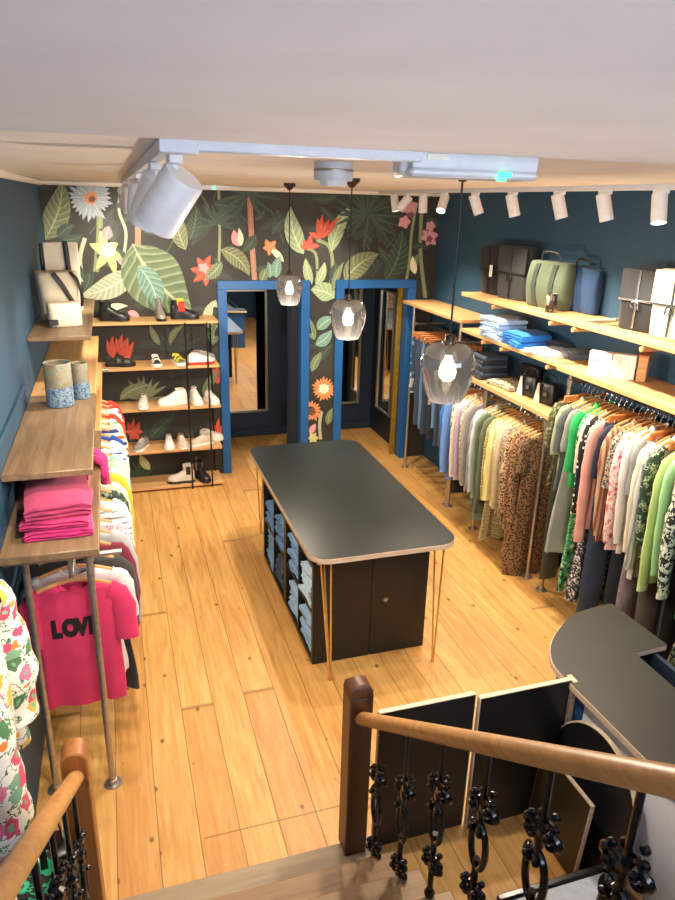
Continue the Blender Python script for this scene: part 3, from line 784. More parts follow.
  (2.149, 0.92, 2.065, 0.925, 0.03628817229319181, 0.033, 'orange'),
  (2.152, 0.906, 2.07, 0.884, 0.1042008761608598, 0.033, 'orange'),
  (2.158, 0.892, 2.09, 0.847, -0.08393276803253963, 0.033, 'orange'),
  (2.169, 0.881, 2.115, 0.809, 0.029515801539998943, 0.033, 'orange'),
  (2.182, 0.874, 2.151, 0.774, 0.1327220698452515, 0.033, 'orange'),
  (2.197, 0.871, 2.199, 0.783, -0.015416020254906238, 0.033, 'orange'),
  (2.212, 0.872, 2.244, 0.779, 0.001410779736911616, 0.033, 'orange'),
  (2.225, 0.878, 2.282, 0.799, -0.029609573136474776, 0.033, 'orange'),
  (2.235, 0.888, 2.321, 0.823, 0.11765535611621394, 0.033, 'orange'),
  (2.242, 0.901, 2.339, 0.864, 0.07475946427628763, 0.033, 'orange'),
  (2.196, 0.918, 2.272, 0.914, -0.07327024018812214, 0.038, 'cream'),
  (2.196, 0.918, 2.258, 0.959, -0.08947325688832095, 0.038, 'cream'),
  (2.196, 0.918, 2.214, 0.975, -0.001525563168082722, 0.038, 'cream'),
  (2.196, 0.918, 2.176, 0.978, -0.07320758261764827, 0.038, 'cream'),
  (2.196, 0.918, 2.138, 0.962, -0.10542153793982577, 0.038, 'cream'),
  (2.196, 0.918, 2.129, 0.921, -0.04002082776484256, 0.038, 'cream'),
  (2.196, 0.918, 2.135, 0.876, -0.12644890264824596, 0.038, 'cream'),
  (2.196, 0.918, 2.176, 0.854, -0.009572492456852266, 0.038, 'cream'),
  (2.196, 0.918, 2.217, 0.857, -0.04603734668908108, 0.038, 'cream'),
  (2.196, 0.918, 2.251, 0.876, -0.04256190394970297, 0.038, 'cream'),
  (2.094, 0.665, 2.176, 0.66, 0.01694213059682617, 0.033, 'orange'),
  (2.091, 0.681, 2.164, 0.704, -0.0178819220506492, 0.033, 'orange'),
  (2.083, 0.696, 2.145, 0.746, -0.004572674217033779, 0.033, 'orange'),
  (2.07, 0.708, 2.103, 0.764, 0.04685180407546047, 0.033, 'orange'),
  (2.054, 0.714, 2.067, 0.788, 0.10584183810034212, 0.033, 'orange'),
  (2.038, 0.715, 2.025, 0.782, 0.013756614092257063, 0.033, 'orange'),
  (2.023, 0.711, 1.986, 0.776, 0.039762813889044984, 0.033, 'orange'),
  (2.01, 0.701, 1.941, 0.763, 0.04485007933342833, 0.033, 'orange'),
  (2.002, 0.687, 1.926, 0.72, 0.1294485394065981, 0.033, 'orange'),
  (2.0, 0.671, 1.929, 0.676, 0.1486879302266362, 0.033, 'orange'),
  (2.003, 0.655, 1.93, 0.633, 0.03999608920718414, 0.033, 'orange'),
  (2.011, 0.64, 1.96, 0.6, -0.14096664344612672, 0.033, 'orange'),
  (2.024, 0.629, 1.99, 0.571, 0.012964032135364262, 0.033, 'orange'),
  (2.039, 0.622, 2.028, 0.552, 0.08838964626674198, 0.033, 'orange'),
  (2.056, 0.621, 2.068, 0.552, 0.04886908209490204, 0.033, 'orange'),
  (2.071, 0.625, 2.119, 0.541, 0.05787661543873793, 0.033, 'orange'),
  (2.083, 0.635, 2.156, 0.57, 0.09713383205570122, 0.033, 'orange'),
  (2.091, 0.649, 2.178, 0.612, -0.1380582011991295, 0.033, 'orange'),
  (2.059, 0.655, 2.117, 0.652, -0.06026147789520098, 0.033, 'brown'),
  (2.059, 0.655, 2.098, 0.693, 0.06856040124978385, 0.033, 'brown'),
  (2.059, 0.655, 2.058, 0.717, -0.08875949391812947, 0.033, 'brown'),
  (2.059, 0.655, 2.021, 0.695, -0.12901399985445838, 0.033, 'brown'),
  (2.059, 0.655, 1.998, 0.659, 0.09679710860809193, 0.033, 'brown'),
  (2.059, 0.655, 2.023, 0.621, -0.10901923268522873, 0.033, 'brown'),
  (2.059, 0.655, 2.059, 0.603, 0.14707065192412508, 0.033, 'brown'),
  (2.059, 0.655, 2.096, 0.617, 0.022729515873542938, 0.033, 'brown'),
  (2.05, 0.392, 2.108, 0.509, 0.1, 0.078, 'pink'),
  (2.075, 0.342, 2.152, 0.336, -0.09883223165295829, 0.044, 'yellow'),
  (2.075, 0.342, 2.111, 0.403, -0.04821044210526548, 0.044, 'yellow'),
  (2.075, 0.342, 2.038, 0.408, -0.00950585721469105, 0.044, 'yellow'),
  (2.075, 0.342, 2.011, 0.347, 0.1191654215259256, 0.044, 'yellow'),
  (2.075, 0.342, 2.04, 0.282, 0.14461289560135007, 0.044, 'yellow'),
  (2.075, 0.342, 2.112, 0.275, 0.13784988520471644, 0.044, 'yellow'),
  (2.253, 0.486, 2.308, 0.687, 0.1, 0.089, 'green'),
  (-0.048, 1.364, -0.091, 1.553, 0.1, 0.05, 'red'),
  (-0.048, 1.364, -0.031, 1.588, 0.1, 0.05, 'red'),
  (-0.048, 1.364, 0.024, 1.55, 0.1, 0.05, 'red'),
  (0.04, 1.381, -0.003, 1.571, 0.1, 0.05, 'red'),
  (0.04, 1.381, 0.058, 1.605, 0.1, 0.05, 'red'),
  (0.04, 1.381, 0.113, 1.567, 0.1, 0.05, 'red'),
  (0.096, 1.338, 0.052, 1.528, 0.1, 0.05, 'red'),
  (0.096, 1.338, 0.113, 1.563, 0.1, 0.05, 'red'),
  (0.096, 1.338, 0.168, 1.525, 0.1, 0.05, 'red'),
  (0.094, 0.473, 0.048, 0.681, 0.1, 0.05, 'red'),
  (0.094, 0.473, 0.111, 0.716, 0.1, 0.05, 'red'),
  (0.094, 0.473, 0.169, 0.673, 0.1, 0.05, 'red'),
  (1.004, 1.038, 0.947, 1.242, 0.1, 0.05, 'red'),
  (1.004, 1.038, 1.012, 1.278, 0.1, 0.05, 'red'),
  (1.004, 1.038, 1.075, 1.236, 0.1, 0.05, 'red'),
  (0.994, 0.402, 0.936, 0.619, 0.1, 0.05, 'red'),
  (0.994, 0.402, 1.003, 0.656, 0.1, 0.05, 'red'),
  (0.994, 0.402, 1.067, 0.61, 0.1, 0.05, 'red'),
  (0.236, 0.905, 0.463, 0.938, -0.11889632546733754, 0.044, 'olive'),
  (0.236, 0.905, 0.463, 1.043, 0.06993988752569313, 0.044, 'olive'),
  (0.236, 0.905, 0.398, 1.101, 0.04925996171308883, 0.044, 'olive'),
  (0.236, 0.905, 0.325, 1.129, 0.0093334593317555, 0.044, 'olive'),
  (0.236, 0.905, 0.242, 1.173, 0.06883691073056536, 0.044, 'olive'),
  (0.236, 0.905, 0.18, 1.157, 0.0014003374718377648, 0.044, 'olive'),
  (0.236, 0.905, 0.079, 1.131, -0.0023201835341669363, 0.044, 'olive'),
  (0.236, 0.905, 0.03, 1.049, 0.041827756153746676, 0.044, 'olive'),
  (0.236, 0.905, 0.0, 0.962, -0.051454387313685124, 0.044, 'olive'),
  (0.57, 1.402, 0.85, 1.454, 0.051112693604602355, 0.044, 'dim'),
  (0.57, 1.402, 0.86, 1.551, -0.06810962223245332, 0.044, 'dim'),
  (0.57, 1.402, 0.764, 1.616, 0.09060693242532966, 0.044, 'dim'),
  (0.57, 1.402, 0.671, 1.666, -0.06155021564085677, 0.044, 'dim'),
  (0.57, 1.402, 0.578, 1.695, -0.07677622521291745, 0.044, 'dim'),
  (0.57, 1.402, 0.495, 1.699, 0.03865746916542481, 0.044, 'dim'),
  (0.57, 1.402, 0.408, 1.609, -0.004722801649515329, 0.044, 'dim'),
  (0.57, 1.402, 0.334, 1.57, -0.06489595420087507, 0.044, 'dim'),
  (0.57, 1.402, 0.29, 1.473, -0.08060473010186948, 0.044, 'dim'),
  (0.782, 0.302, 1.05, 0.339, -0.05598933555110705, 0.044, 'dark'),
  (0.782, 0.302, 1.024, 0.437, -0.04835827038206536, 0.044, 'dark'),
  (0.782, 0.302, 0.973, 0.533, 0.07445673432029834, 0.044, 'dark'),
  (0.782, 0.302, 0.892, 0.615, -0.09925163014261264, 0.044, 'dark'),
  (0.782, 0.302, 0.798, 0.605, -0.0512247070291174, 0.044, 'dark'),
  (0.782, 0.302, 0.689, 0.587, 0.1026559195746383, 0.044, 'dark'),
  (0.782, 0.302, 0.622, 0.556, 0.030786260517722153, 0.044, 'dark'),
  (0.782, 0.302, 0.539, 0.467, 0.09585517694061357, 0.044, 'dark'),
  (0.782, 0.302, 0.514, 0.383, -0.07378559719430862, 0.044, 'dark'),
  (0.258, 0.46, 0.501, 0.69, 0.1, 0.144, 'dark'),
  (-0.014, 0.92, 0.297, 1.064, 0.2, 0.111, 'olive'),
  (0.11, 0.561, 0.193, 0.555, -0.004160514724003361, 0.056, 'red'),
  (0.11, 0.561, 0.164, 0.647, -0.09224728600138042, 0.056, 'red'),
  (0.11, 0.561, 0.072, 0.648, -0.020089316049074185, 0.056, 'red'),
  (0.11, 0.561, 0.011, 0.569, -0.002185619878534023, 0.056, 'red'),
  (0.11, 0.561, 0.056, 0.473, -0.07965743924819371, 0.056, 'red'),
  (0.11, 0.561, 0.153, 0.464, -0.14291127350182237, 0.056, 'red'),
  (0.124, 0.01, 0.324, 0.061, 0.007287996406109498, 0.044, 'dark'),
  (0.124, 0.01, 0.282, 0.152, -0.03651333427117065, 0.044, 'dark'),
  (0.124, 0.01, 0.211, 0.202, 0.02043485288632238, 0.044, 'dark'),
  (0.124, 0.01, 0.134, 0.221, 0.06268207462176123, 0.044, 'dark'),
  (0.124, 0.01, 0.047, 0.237, -0.10499194052059223, 0.044, 'dark'),
  (0.124, 0.01, 0.002, 0.164, -0.07966936806074279, 0.044, 'dark'),
  (0.124, 0.01, -0.065, 0.109, -0.08992098743019239, 0.044, 'dark'),
  (0.236, 0.117, 0.144, 0.298, 0.1, 0.089, 'yellow'),
  (0.423, 1.481, 0.337, 1.689, 0.1, 0.067, 'olive'),
  (0.524, 1.477, 0.686, 1.68, 0.3, 0.067, 'olive'),
  (0.859, 0.868, 1.03, 1.19, 0.2, 0.1, 'green'),
  (-0.137, 1.8, 0.136, 1.883, 0.2, 0.078, 'cream'),
  (0.132, 1.824, 0.243, 1.762, 0.1, 0.067, 'pink'),
]

LM = dict(dim=leaf_mat('m_dim', '#262b26', '#39423a', '#4a554a'), dark=leaf_mat('m_dark', '#233229', '#3d5240', '#66785c'),
          olive=leaf_mat('m_olive', '#4d5636', '#87906a', '#b4b98e'), green=leaf_mat('m_green', '#3d5238', '#7d926c', '#b6c09a', 9),
          lime=leaf_mat('m_lime', '#6d8a5c', '#b4c99e', '#d8e2c0', 6), teal=leaf_mat('m_teal', '#3e6358', '#86b29e', '#b4d3c0', 8),
          white=leaf_mat('m_white', '#7d8a6a', '#c9cdb0', '#e8e6cc', 11), yellow=leaf_mat('m_yellow', '#9aa650', '#dcdd92', '#eef0bc', 4),
          cream=leaf_mat('m_cream', '#d8cfa4', '#f2ebcf', '#fff8e0', 3), pink=leaf_mat('m_pink', '#b86a78', '#e6a9ac', '#f3cdca', 3),
          red=leaf_mat('m_red', '#b32a2a', '#e2573f', '#f39a70', 3), orange=leaf_mat('m_orange', '#b4562c', '#e29a5c', '#f0c690', 3),
          blue=leaf_mat('m_blue', '#6d7f90', '#b3c0c8', '#dfe5e6', 3), brown=leaf_mat('m_brown', '#4a2c1c', '#7c4f30', '#93683f', 3),
          plum=leaf_mat('m_plum', '#6a2840', '#8f4460', '#b06a80', 3), stem=leaf_mat('m_stem', '#5b6a44', '#98a678', '#b4bf92', 2),
          darkstem=leaf_mat('m_darkstem', '#2e3c2c', '#4a5c44', '#5f7154', 2), pale=leaf_mat('m_pale', '#83917a', '#b9c4a8', '#d3dac2', 2),
          trunk=leaf_mat('m_trunk', '#8a5a48', '#c08d72', '#d6ab90', 18))
LK = list(LM)
t = NT('mural_ground'); n = t.noise(t.coord(), 2.2, 3)
t.col(t.ramp(n, [(.3, rgb('#26251f')), (.7, rgb('#37352f'))])); M_MURAL = t.set(.6)
YB = 7.32
wb = MB()
for x0, x1, z0, z1 in ((-.67, 1.08, 0, 3.3), (1.08, 1.97, 2.07, 3.3), (1.97, 2.36, 0, 3.3), (2.36, 3.2, 2.07, 3.3), (3.2, 3.59, 0, 3.3)):
    wb.box(x0, x1, YB, YB+.1, z0, z1)
def inside(p):          # the print stops at the openings, the corner and the ceiling
    x, z = p
    return not ((1.05 < x < 2.0 or 2.34 < x < 3.23) and z < 2.1)
def clampp(x, z): return (min(max(x, -.565), 3.485), min(max(z, .005), 3.03))
depth = [0.0008]
def mural_strip(mid, widths, style):
    depth[0] += .00002
    y = YB - depth[0]
    vs, uv = [], []
    n = len(mid)
    for i, (x, z) in enumerate(mid):
        a, b = mid[max(i-1, 0)], mid[min(i+1, n-1)]
        tx, tz = b[0]-a[0], b[1]-a[1]; L = math.hypot(tx, tz) or 1
        nx, nz = -tz/L*widths[i], tx/L*widths[i]
        for s, vv in ((-1, 0), (0, .5), (1, 1)):
            px, pz = clampp(x+s*nx*.5, z+s*nz*.5)
            vs.append((px, y, pz)); uv.append((i/(n-1), vv))
    fs = []
    for i in range(n-1):
        for k in (0, 1):
            q = (i*3+k, i*3+k+1, i*3+k+4, i*3+k+3)
            if all(inside((vs[j][0], vs[j][2])) for j in q): fs.append(q)
    wb.add(vs, fs, 1 + LK.index(style), uv)
def mural_leaf(bx, bz, tx, tz, bend, w, style):
    dx, dz = tx-bx, tz-bz; L = math.hypot(dx, dz)
    c = ((bx+tx)/2 - dz*bend, (bz+tz)/2 + dx*bend)
    mid = bez((bx, bz), c, (tx, tz), 10)
    wd = [w*(math.sin(pi*(i/9)**.8)**.85)*(1 if i not in (0, 9) else 0) + .0015 for i in range(10)]
    mural_strip(mid, wd, style)
dims = [l for l in MURAL_LEAVES if l[6] == 'dim']
for l in dims: mural_leaf(*l)
for pts, w, st in MURAL_STEMS:
    p = [(q[0], q[1]) for q in [(v.x, v.y) for v in smooth_path([(a, b, 0) for a, b in pts], 5)]]
    mural_strip(p, [w]*len(p), st)
for l in MURAL_LEAVES:
    if l[6] != 'dim': mural_leaf(*l)
# seams between the lengths of paper
for x in (.9, 2.26):
    wb.box(x-.002, x+.002, YB-.0006, YB, 2.12, 3.03)
tag(wb.build('wall_back', [M_MURAL] + [LM[k] for k in LK], recalc=False), kind='structure')

# ceilings: the one over the stairs is set a little lower to keep spot light off it
struct('ceiling', MB().box(-.67, 3.59, 1.64, 8.75, 3.035, 3.3), M_CEIL)
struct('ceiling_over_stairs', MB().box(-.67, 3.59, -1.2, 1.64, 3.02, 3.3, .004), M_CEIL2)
struct('trim_1', MB().box(-.57, 3.49, 7.27, 7.32, 2.995, 3.035, .012), M_CEIL)
struct('trim_2', MB().box(-.57, -.53, 1.64, 7.27, 2.99, 3.035, .012), M_CEIL)
# blue boxed-in panel and ledge on the left wall
struct('trim_3', MB().box(-.57, -.545, 2.7, 4.1, 1.86, 2.99, .003), M_NAVY)
struct('trim_4', MB().box(-.57, -.548, 2.9, 4.49, 1.80, 1.82, .004), M_NAVY)

# street side behind the stairs: low wall under a wide window opening
struct('wall_front', MB().box(-.67, 3.59, -1.3, -1.2, 0, 2.05), M_NAVY)
struct('wall_front_sides', MB().box(-.67, -.35, -1.3, -1.2, 2.05, 3.3).box(3.3, 3.59, -1.3, -1.2, 2.05, 3.3), M_NAVY)
# fitting rooms
def frame(n, x0, x1):
    e = thing('door_%d' % n, None, None, ((x0+x1)/2, YB, 0)); e['kind'] = 'structure'
    mb = MB()
    mb.box(x0, x0+.095, YB-.03, YB+.11, 0, 2.03, .004); mb.box(x1-.095, x1, YB-.03, YB+.11, 0, 2.03, .004); mb.box(x0, x1, YB-.03, YB+.11, 2.03, 2.122, .004)
    mb.build('door_frame', M_FRAME, e, world=True)
    return e
d1 = frame(1, 1.03, 2.018); d2 = frame(2, 2.312, 3.255)
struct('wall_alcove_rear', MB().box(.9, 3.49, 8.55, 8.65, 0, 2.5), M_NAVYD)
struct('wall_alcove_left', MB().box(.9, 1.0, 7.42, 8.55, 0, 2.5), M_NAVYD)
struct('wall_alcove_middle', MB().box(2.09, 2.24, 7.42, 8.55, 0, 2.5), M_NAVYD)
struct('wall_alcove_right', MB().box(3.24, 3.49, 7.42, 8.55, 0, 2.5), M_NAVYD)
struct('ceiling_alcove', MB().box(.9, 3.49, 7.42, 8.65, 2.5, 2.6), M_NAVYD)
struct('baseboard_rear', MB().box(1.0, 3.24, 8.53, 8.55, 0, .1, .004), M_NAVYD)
def mirror(name, label, w, h, loc, rotz):
    e = thing(name, label, 'mirror', loc, rotz)
    MB().box(-w/2+.02, w/2-.02, -.012, -.004, .02, h-.02).build('glass', M_MIRROR, e)
    mb = MB(); f = .028
    mb.box(-w/2, -w/2+f, -.03, 0, 0, h, .004); mb.box(w/2-f, w/2, -.03, 0, 0, h, .004); mb.box(-w/2+f, w/2-f, -.03, 0, 0, f, .004); mb.box(-w/2+f, w/2-f, -.03, 0, h-f, h, .004)
    mb.build('mirror_frame', M_SILV, e)
    return e
mirror('wall_mirror', 'tall silver-framed mirror in the fitting room nearer the shoe shelves', .62, 1.56, (1.5, 8.545, .33), 0)
mirror('wall_mirror', 'tall narrow mirror on the rear wall of the fitting room with the gold door edge', .36, 1.56, (2.88, 8.545, .36), 0)
mirror('wall_mirror', 'tall mirror on the side wall of the fitting room by the jeans rail', .5, 1.56, (3.235, 8.05, .36), -pi/2)
e = thing('privacy_curtain', 'dark navy curtain drawn aside inside the fitting room nearer the shoe shelves', 'curtain', (1.92, 7.62, 0))
R = []
for z in (.06, .6, 1.3, 2.1):
    R.append([( .05*sin(i*1.3)+.02*sin(i*.5+z), -.14+.28*i/31, z) for i in range(32)] + [(.05*sin(i*1.3)+.02*sin(i*.5+z)+.012, -.14+.28*i/31, z) for i in range(31, -1, -1)])
MB().loft(R).build('drape', cloth('curtain_navy', '#15212d'), e)
MB().tube([(0, -.2, 2.12), (0, .9, 2.12)], .012).build('curtain_rod', M_DSTEEL, e)
MB().box(-.02, .02, -.02, .02, .98, 1.07, .008).build('tie_back_hook', M_SILV, e, loc=(.05, .1, .3))
e = thing('curtain_pole_panel', 'gold painted upright door edge inside the fitting room by the jeans rail', 'door edge', (3.13, 7.46, 0))
MB().box(-.03, .03, -.02, .02, .0, 2.02, .004).build('upright', M_GOLD, e)

# stairs
e = thing('staircase', None, None, (.33, 2.0, 0)); e['kind'] = 'structure'
MB().box(-.33, .97, 1.85, 2.33, 0, .05, .006).build('plinth', M_PLINTH, e, world=True)
N = 10
for k in range(N):
    y0 = 2.077 - .243*k; z = .239 + .18*k
    MB().box(-.33, .99, y0-.29, y0, z-.032, z, .01).build('tread', M_TREAD, e, world=True)
    MB().box(-.33, .96, y0-.04, y0-.022, z-.18, z-.032).build('riser', M_PLINTH, e, world=True)
z = .239 + .18*N
MB().box(-.57, 3.49, -1.2, 2.077-.243*N+.01, z-.05, z, .01).build('landing', M_TREAD, e, world=True)
sp = MB(); M = Matrix(((0,0,1,0),(1,0,0,0),(0,1,0,0),(0,0,0,1)))
prof = [(2.0, 0), (2.0, .12)] + [(2.0-.243*N, .12+.18*N), (2.0-.243*N, -.2+.18*N), (1.75, 0)]
sp.prism(prof, .93, .955, M=M); sp.prism(prof, -.33, -.305, M=M)
sp.build('stringer', M_TREAD, e, world=True)

def newel(x, y, z0, z1, w, mat, name, label, arch):
    mb = MB()
    if arch:     # round-topped post
        o = [(-w/2, z0)] + [(-w/2*cos(a), z1-.05+.05*sin(a)) for a in [pi*i/12 for i in range(13)]] + [(w/2, z0)]
        M = Matrix(((1,0,0,0),(0,0,1,0),(0,1,0,0),(0,0,0,1)))
        mb.prism(o, -w/2, w/2, .006, M=M)
    else:
        mb.box(-w/2, w/2, -w/2, w/2, z0, z1-.055, .006)
        mb.loft([[(sx*w/2*.99, sy*w/2*.99, z1-.056) for sx, sy in ((-1,-1),(1,-1),(1,1),(-1,1))], [(sx*w/2*.9, sy*w/2*.9, z1-.02) for sx, sy in ((-1,-1),(1,-1),(1,1),(-1,1))], [(sx*w*.2, sy*w*.3, z1) for sx, sy in ((-1,-1),(1,-1),(1,1),(-1,1))]])
    return mb

IRON_BAL = None
def baluster_meshes(H):
    """cast iron baluster of height H in the YZ plane: bar, oval ring and scrolled leaves"""
    bar = MB(); bar.tube([(0,0,0), (0,0,H*.42)], .011, 8); bar.tube([(0,0,H*.56), (0,0,H)], .009, 8)
    bar.lathe([(.016,0),(.02,.015),(.013,.03)], 10, cap0=True)
    ring = MB(); c = H*.49; P = [(0, .040*cos(a), c+.082*sin(a)) for a in [2*pi*i/24 for i in range(25)]]
    ring.tube(P, .0105, 8, cap=False, up=(1,0,0))
    def scroll(z, s, up, k=1.0):
        m = MB(); k *= 1.25
        pts = [(0, 0, z)]
        for i in range(15):
            a = i*.42; r = .026*k*(1-i/20)
            pts.append((.006*sin(i), s*(.03*k - r*cos(a)), z + up*(.02*k + r*sin(a)*1.15)))
        m.tube(smooth_path(pts, 2), [.008*k+.0035*sin(i*.5) for i in range(len(pts)*2-1)], 7)
        for q in ((.0, .034, .05), (.014, .02, .062), (-.014, .028, .025)):
            m.lathe([(.0008,-.011),(.009,-.007),(.012,0),(.009,.007),(.0008,.011)], 8, c=(q[0], s*q[1]*k, z+up*q[2]*k))
        return m
    sc = [scroll(H*.16, 1, 1), scroll(H*.2, -1, 1, .85), scroll(H*.3, -1, -1, .8), scroll(H*.63, 1, 1, 1.05), scroll(H*.68, -1, 1, 1.05), scroll(H*.6, 1, -1, .8)]
    return bar, ring, sc
BAL = {}
def balustrade(name, label, x, newel_y, nb, newel_mat, arch, w, top, y_end):
    e = thing(name, label, 'banister', (x, newel_y, .05))
    newel(x, newel_y, 0, top-.05, w, newel_mat, '', '', arch).build('newel_post', newel_mat, e)
    rz = lambda y: .79 + .74*(2.30 - y)
    y0 = newel_y - w/2 + .005
    mb = MB(); P = [(0, y0-newel_y, rz(y0)-.05), (0, y_end-newel_y, rz(y_end)-.05)]
    mb.tube(P, .031, 16, flat=.92, up=(1,0,0)); mb.build('handrail', M_RAIL, e)
    for k in range(nb):
        y = 2.105 - .259*k
        st = math.floor((2.077-y)/.243)
        zb = .05 if st < 0 else .239 + .18*st
        H = rz(y) - .03 - zb
        key = round(H, 2)
        if key not in BAL:
            bar, ring, sc = baluster_meshes(H)
            b = bar.build('baluster', M_IRON, e)
            ring.build('oval_ring', M_IRON, b)
            for s in sc: s.build('scroll_leaf', M_IRON, b)
            BAL[key] = b
        else:
            b = copy_tree(BAL[key], e)
        b.location = (.03 if x > 0 else -.0, y-newel_y, zb-.05)
    return e
balustrade('stair_banister', 'stair banister with dark square newel post, oak handrail and scrolled black iron balusters', .872, 2.30, 8, M_NEWELD, False, .105, .985, .25)
balustrade('stair_banister', 'stair banister with round-topped brown newel post beside the floral dresses', -.275, 2.26, 8, M_NEWELL, True, .095, .965, .25)

# ------------------------------------------------------------------ table island
def cube_unit(label, x0, x1, y0, y1, face):
    """square shelf unit, 2 by 2 cubbies, open towards face (-1 or +1 along X)"""
    e = thing('cube_shelf_unit', label, 'shelf unit', ((x0+x1)/2, (y0+y1)/2, 0), group='black cube shelf units under the table')
    W, D, H = (x1-x0)/2, (y1-y0)/2, .745
    s = .034
    mb = MB()
    mb.box(-W, W, -D, -D+s, .0, H, .002); mb.box(-W, W, D-s, D, 0, H, .002); mb.box(-W, W, -D+s, D-s, H-s, H, .002); mb.box(-W, W, -D+s, D-s, 0, s, .002)
    mb.build('carcass', M_BLACKP, e)
    MB().box(-W+.003, W-.004, -.008, .008, s, H-s, .002).build('upright_divider', M_BLACKP, e)
    MB().box(-W+.003, W-.004, -D+s, D-s, H/2-.008, H/2+.008, .002).build('shelf_board', M_BLACKP, e)
    b = face*-1
    MB().box(b*(W-.012), b*(W-.002), -D+s, D-s, s, H-s).build('back_panel', M_BLACKP, e)
    return e
CX0, CXM, CX1, CY0, CYM, CY1 = 1.072, 1.474, 1.876, 3.72, 4.5, 5.28
cube_unit('black cube unit of folded jeans under the table, stairs end', CX0, CXM-.001, CY0, CYM-.001, -1)
cube_unit('black cube unit of folded jeans under the table, fitting room end', CX0, CXM-.001, CYM+.001, CY1, -1)
u = cube_unit('black cube shelf unit turned to the clothes rails, nearer the stairs', CXM+.001, CX1, CY0, CYM-.001, 1)
MB().lathe([(.016,0),(.016,.004),(.009,.006)], 14, cap1=True, M=Matrix.Rotation(pi/2, 4, 'X')).build('cable_hole_cap', M_SILV, u, loc=(-.10, -.39, .42))
cube_unit('black cube shelf unit turned to the clothes rails, nearer the fitting rooms', CXM+.001, CX1, CYM+.001, CY1, 1)

def rounded(x0, x1, y0, y1, r, n=8):
    out = []
    for cx, cy, a0 in ((x1-r, y1-r, 0), (x0+r, y1-r, pi/2), (x0+r, y0+r, pi), (x1-r, y0+r, 1.5*pi)):
        out += [(cx+r*cos(a0+pi/2*i/n), cy+r*sin(a0+pi/2*i/n)) for i in range(n+1)]
    return out
TX0, TX1, TY0, TY1 = 1.022, 2.02, 3.565, 5.70
e = thing('display_table', 'long black-topped display table with rounded corners on brass hairpin legs', 'table', ((TX0+TX1)/2, (TY0+TY1)/2, 0))
ex, ey = e.location.x, e.location.y
o = rounded(TX0-ex, TX1-ex, TY0-ey, TY1-ey, .13)
top = MB().prism(o, .826, .862, .003).build('tabletop', M_PLY, e)
MB().prism(rounded(TX0-ex+.002, TX1-ex-.002, TY0-ey+.002, TY1-ey-.002, .128), .862, .8645).build('linoleum_surface', M_TOP, top)
for sx in (-1, 1):
    for sy in (-1, 1):
        cx, cy = (.365 if sx > 0 else -.40), sy*(TY1-TY0)/2 - sy*.085
        fx, fy = cx - sx*.02, cy + sy*.11
        mb = MB()
        mb.box(cx-.06, cx+.06, cy-.06, cy+.06, .821, .826, .001)
        for a, b in ((-.034, -.04), (.03, -.045), (.012, .055)):
            mb.tube([(cx+a, cy+sy*-b*1.0, .823), (fx+a*.12, fy-sy*b*.12, .014)], .0062, 8)
        mb.lathe([(.001,0),(.011,.002),(.012,.012),(.008,.02)], 10, c=(fx, fy, 0))
        mb.build('hairpin_leg', M_BRASS, e)

# ------------------------------------------------------------------ folded clothes
def folded_mesh(w, d, h, seed, layers=3):
    """a folded garment: rounded fold at the front (-Y), slack edges behind; origin at the base centre"""
    r = random.Random(seed); mb = MB(); n = 9; rings = []
    prof = []
    for i in range(layers):       # front bumps, from below
        z0, z1 = h*i/layers, h*(i+1)/layers
        for k in range(5):
            a = -pi/2 + pi*k/4
            prof.append((-d/2 + .012 - .012*cos(a) - .004*(i == 1), (z0+z1)/2 + (z1-z0)/2*sin(a)*.97))
    prof += [(-d/6, h*1.03), (d/6, h*1.02), (d/2-.01, h*.97), (d/2, h*.5), (d/2-.008, .0), (d/6, 0), (-d/6, 0)]
    for i in range(n):
        u = i/(n-1); x = -w/2 + w*u
        e = min(u, 1-u)*2; k = (.72 + .28*min(1, e*3.2))
        rings.append([(x + r.uniform(-.004, .004), p[0] + r.uniform(-.004, .004) + .006*sin(u*5+seed), max(0, p[1]*k + (r.uniform(-.003, .003) if p[1] > .004 else 0))) for p in prof])
    mb.loft(rings)
    return mb
def folded(name, label, cat, mat, loc, w, d, h, rotz, seed, group=None, layers=3):
    e = thing(name, label, cat, loc, rotz, group)
    o = folded_mesh(w, d, h, seed, layers).build('cloth', mat, e, sharp=60)
    return e
DEN = [denim('denim_light', '#7aa6d2', '#9cc0e2'), denim('denim_mid', '#4f80b4', '#74a0cc'), denim('denim_blue', '#3a6ba4', '#5c90c6'), denim('denim_dark', '#1f2c3f', '#33465e'), denim('denim_pale', '#a4c6e2', '#c2daec')]
M_TAG = plain('white_card', '#f1efe8', .6, vary=.01)
# cubbies: (column from the stairs, row from below, how many, denim, depth into the cubby)
CUB = [(0, 0, 5, 0, 'pale blue'), (0, 1, 5, 4, 'palest blue'), (1, 0, 5, 0, 'light blue'), (1, 1, 6, 1, 'mid blue'), (2, 0, 5, 3, 'dark'), (2, 1, 5, 2, 'blue'), (3, 0, 6, 1, 'faded blue'), (3, 1, 4, 2, 'blue')]
ORD = ['lowest', 'second', 'third', 'fourth', 'fifth', 'sixth']
COLN = ['first', 'second', 'third', 'fourth']
sd = 100
for c, r, n, dn, nm in CUB:
    base = CY0 + (0 if c < 2 else CYM-CY0+.001)
    yc = base + .034 + .1755 + (c % 2)*.358
    z0 = .034 if r == 0 else .381
    for k in range(n):
        sd += 1; h = .046
        e = folded('folded_jeans', '%s folded jeans, %s up in the %s cubby, %s column from stairs' % (nm, ORD[k], 'lower' if r == 0 else 'upper', COLN[c]),
                   'jeans', DEN[dn], (CX0 + .15 + random.uniform(-.012, .012), yc + random.uniform(-.012, .012), z0 + k*h), .27, .27, h, -pi/2 + random.uniform(-.05, .05), sd, 'folded jeans under the table')

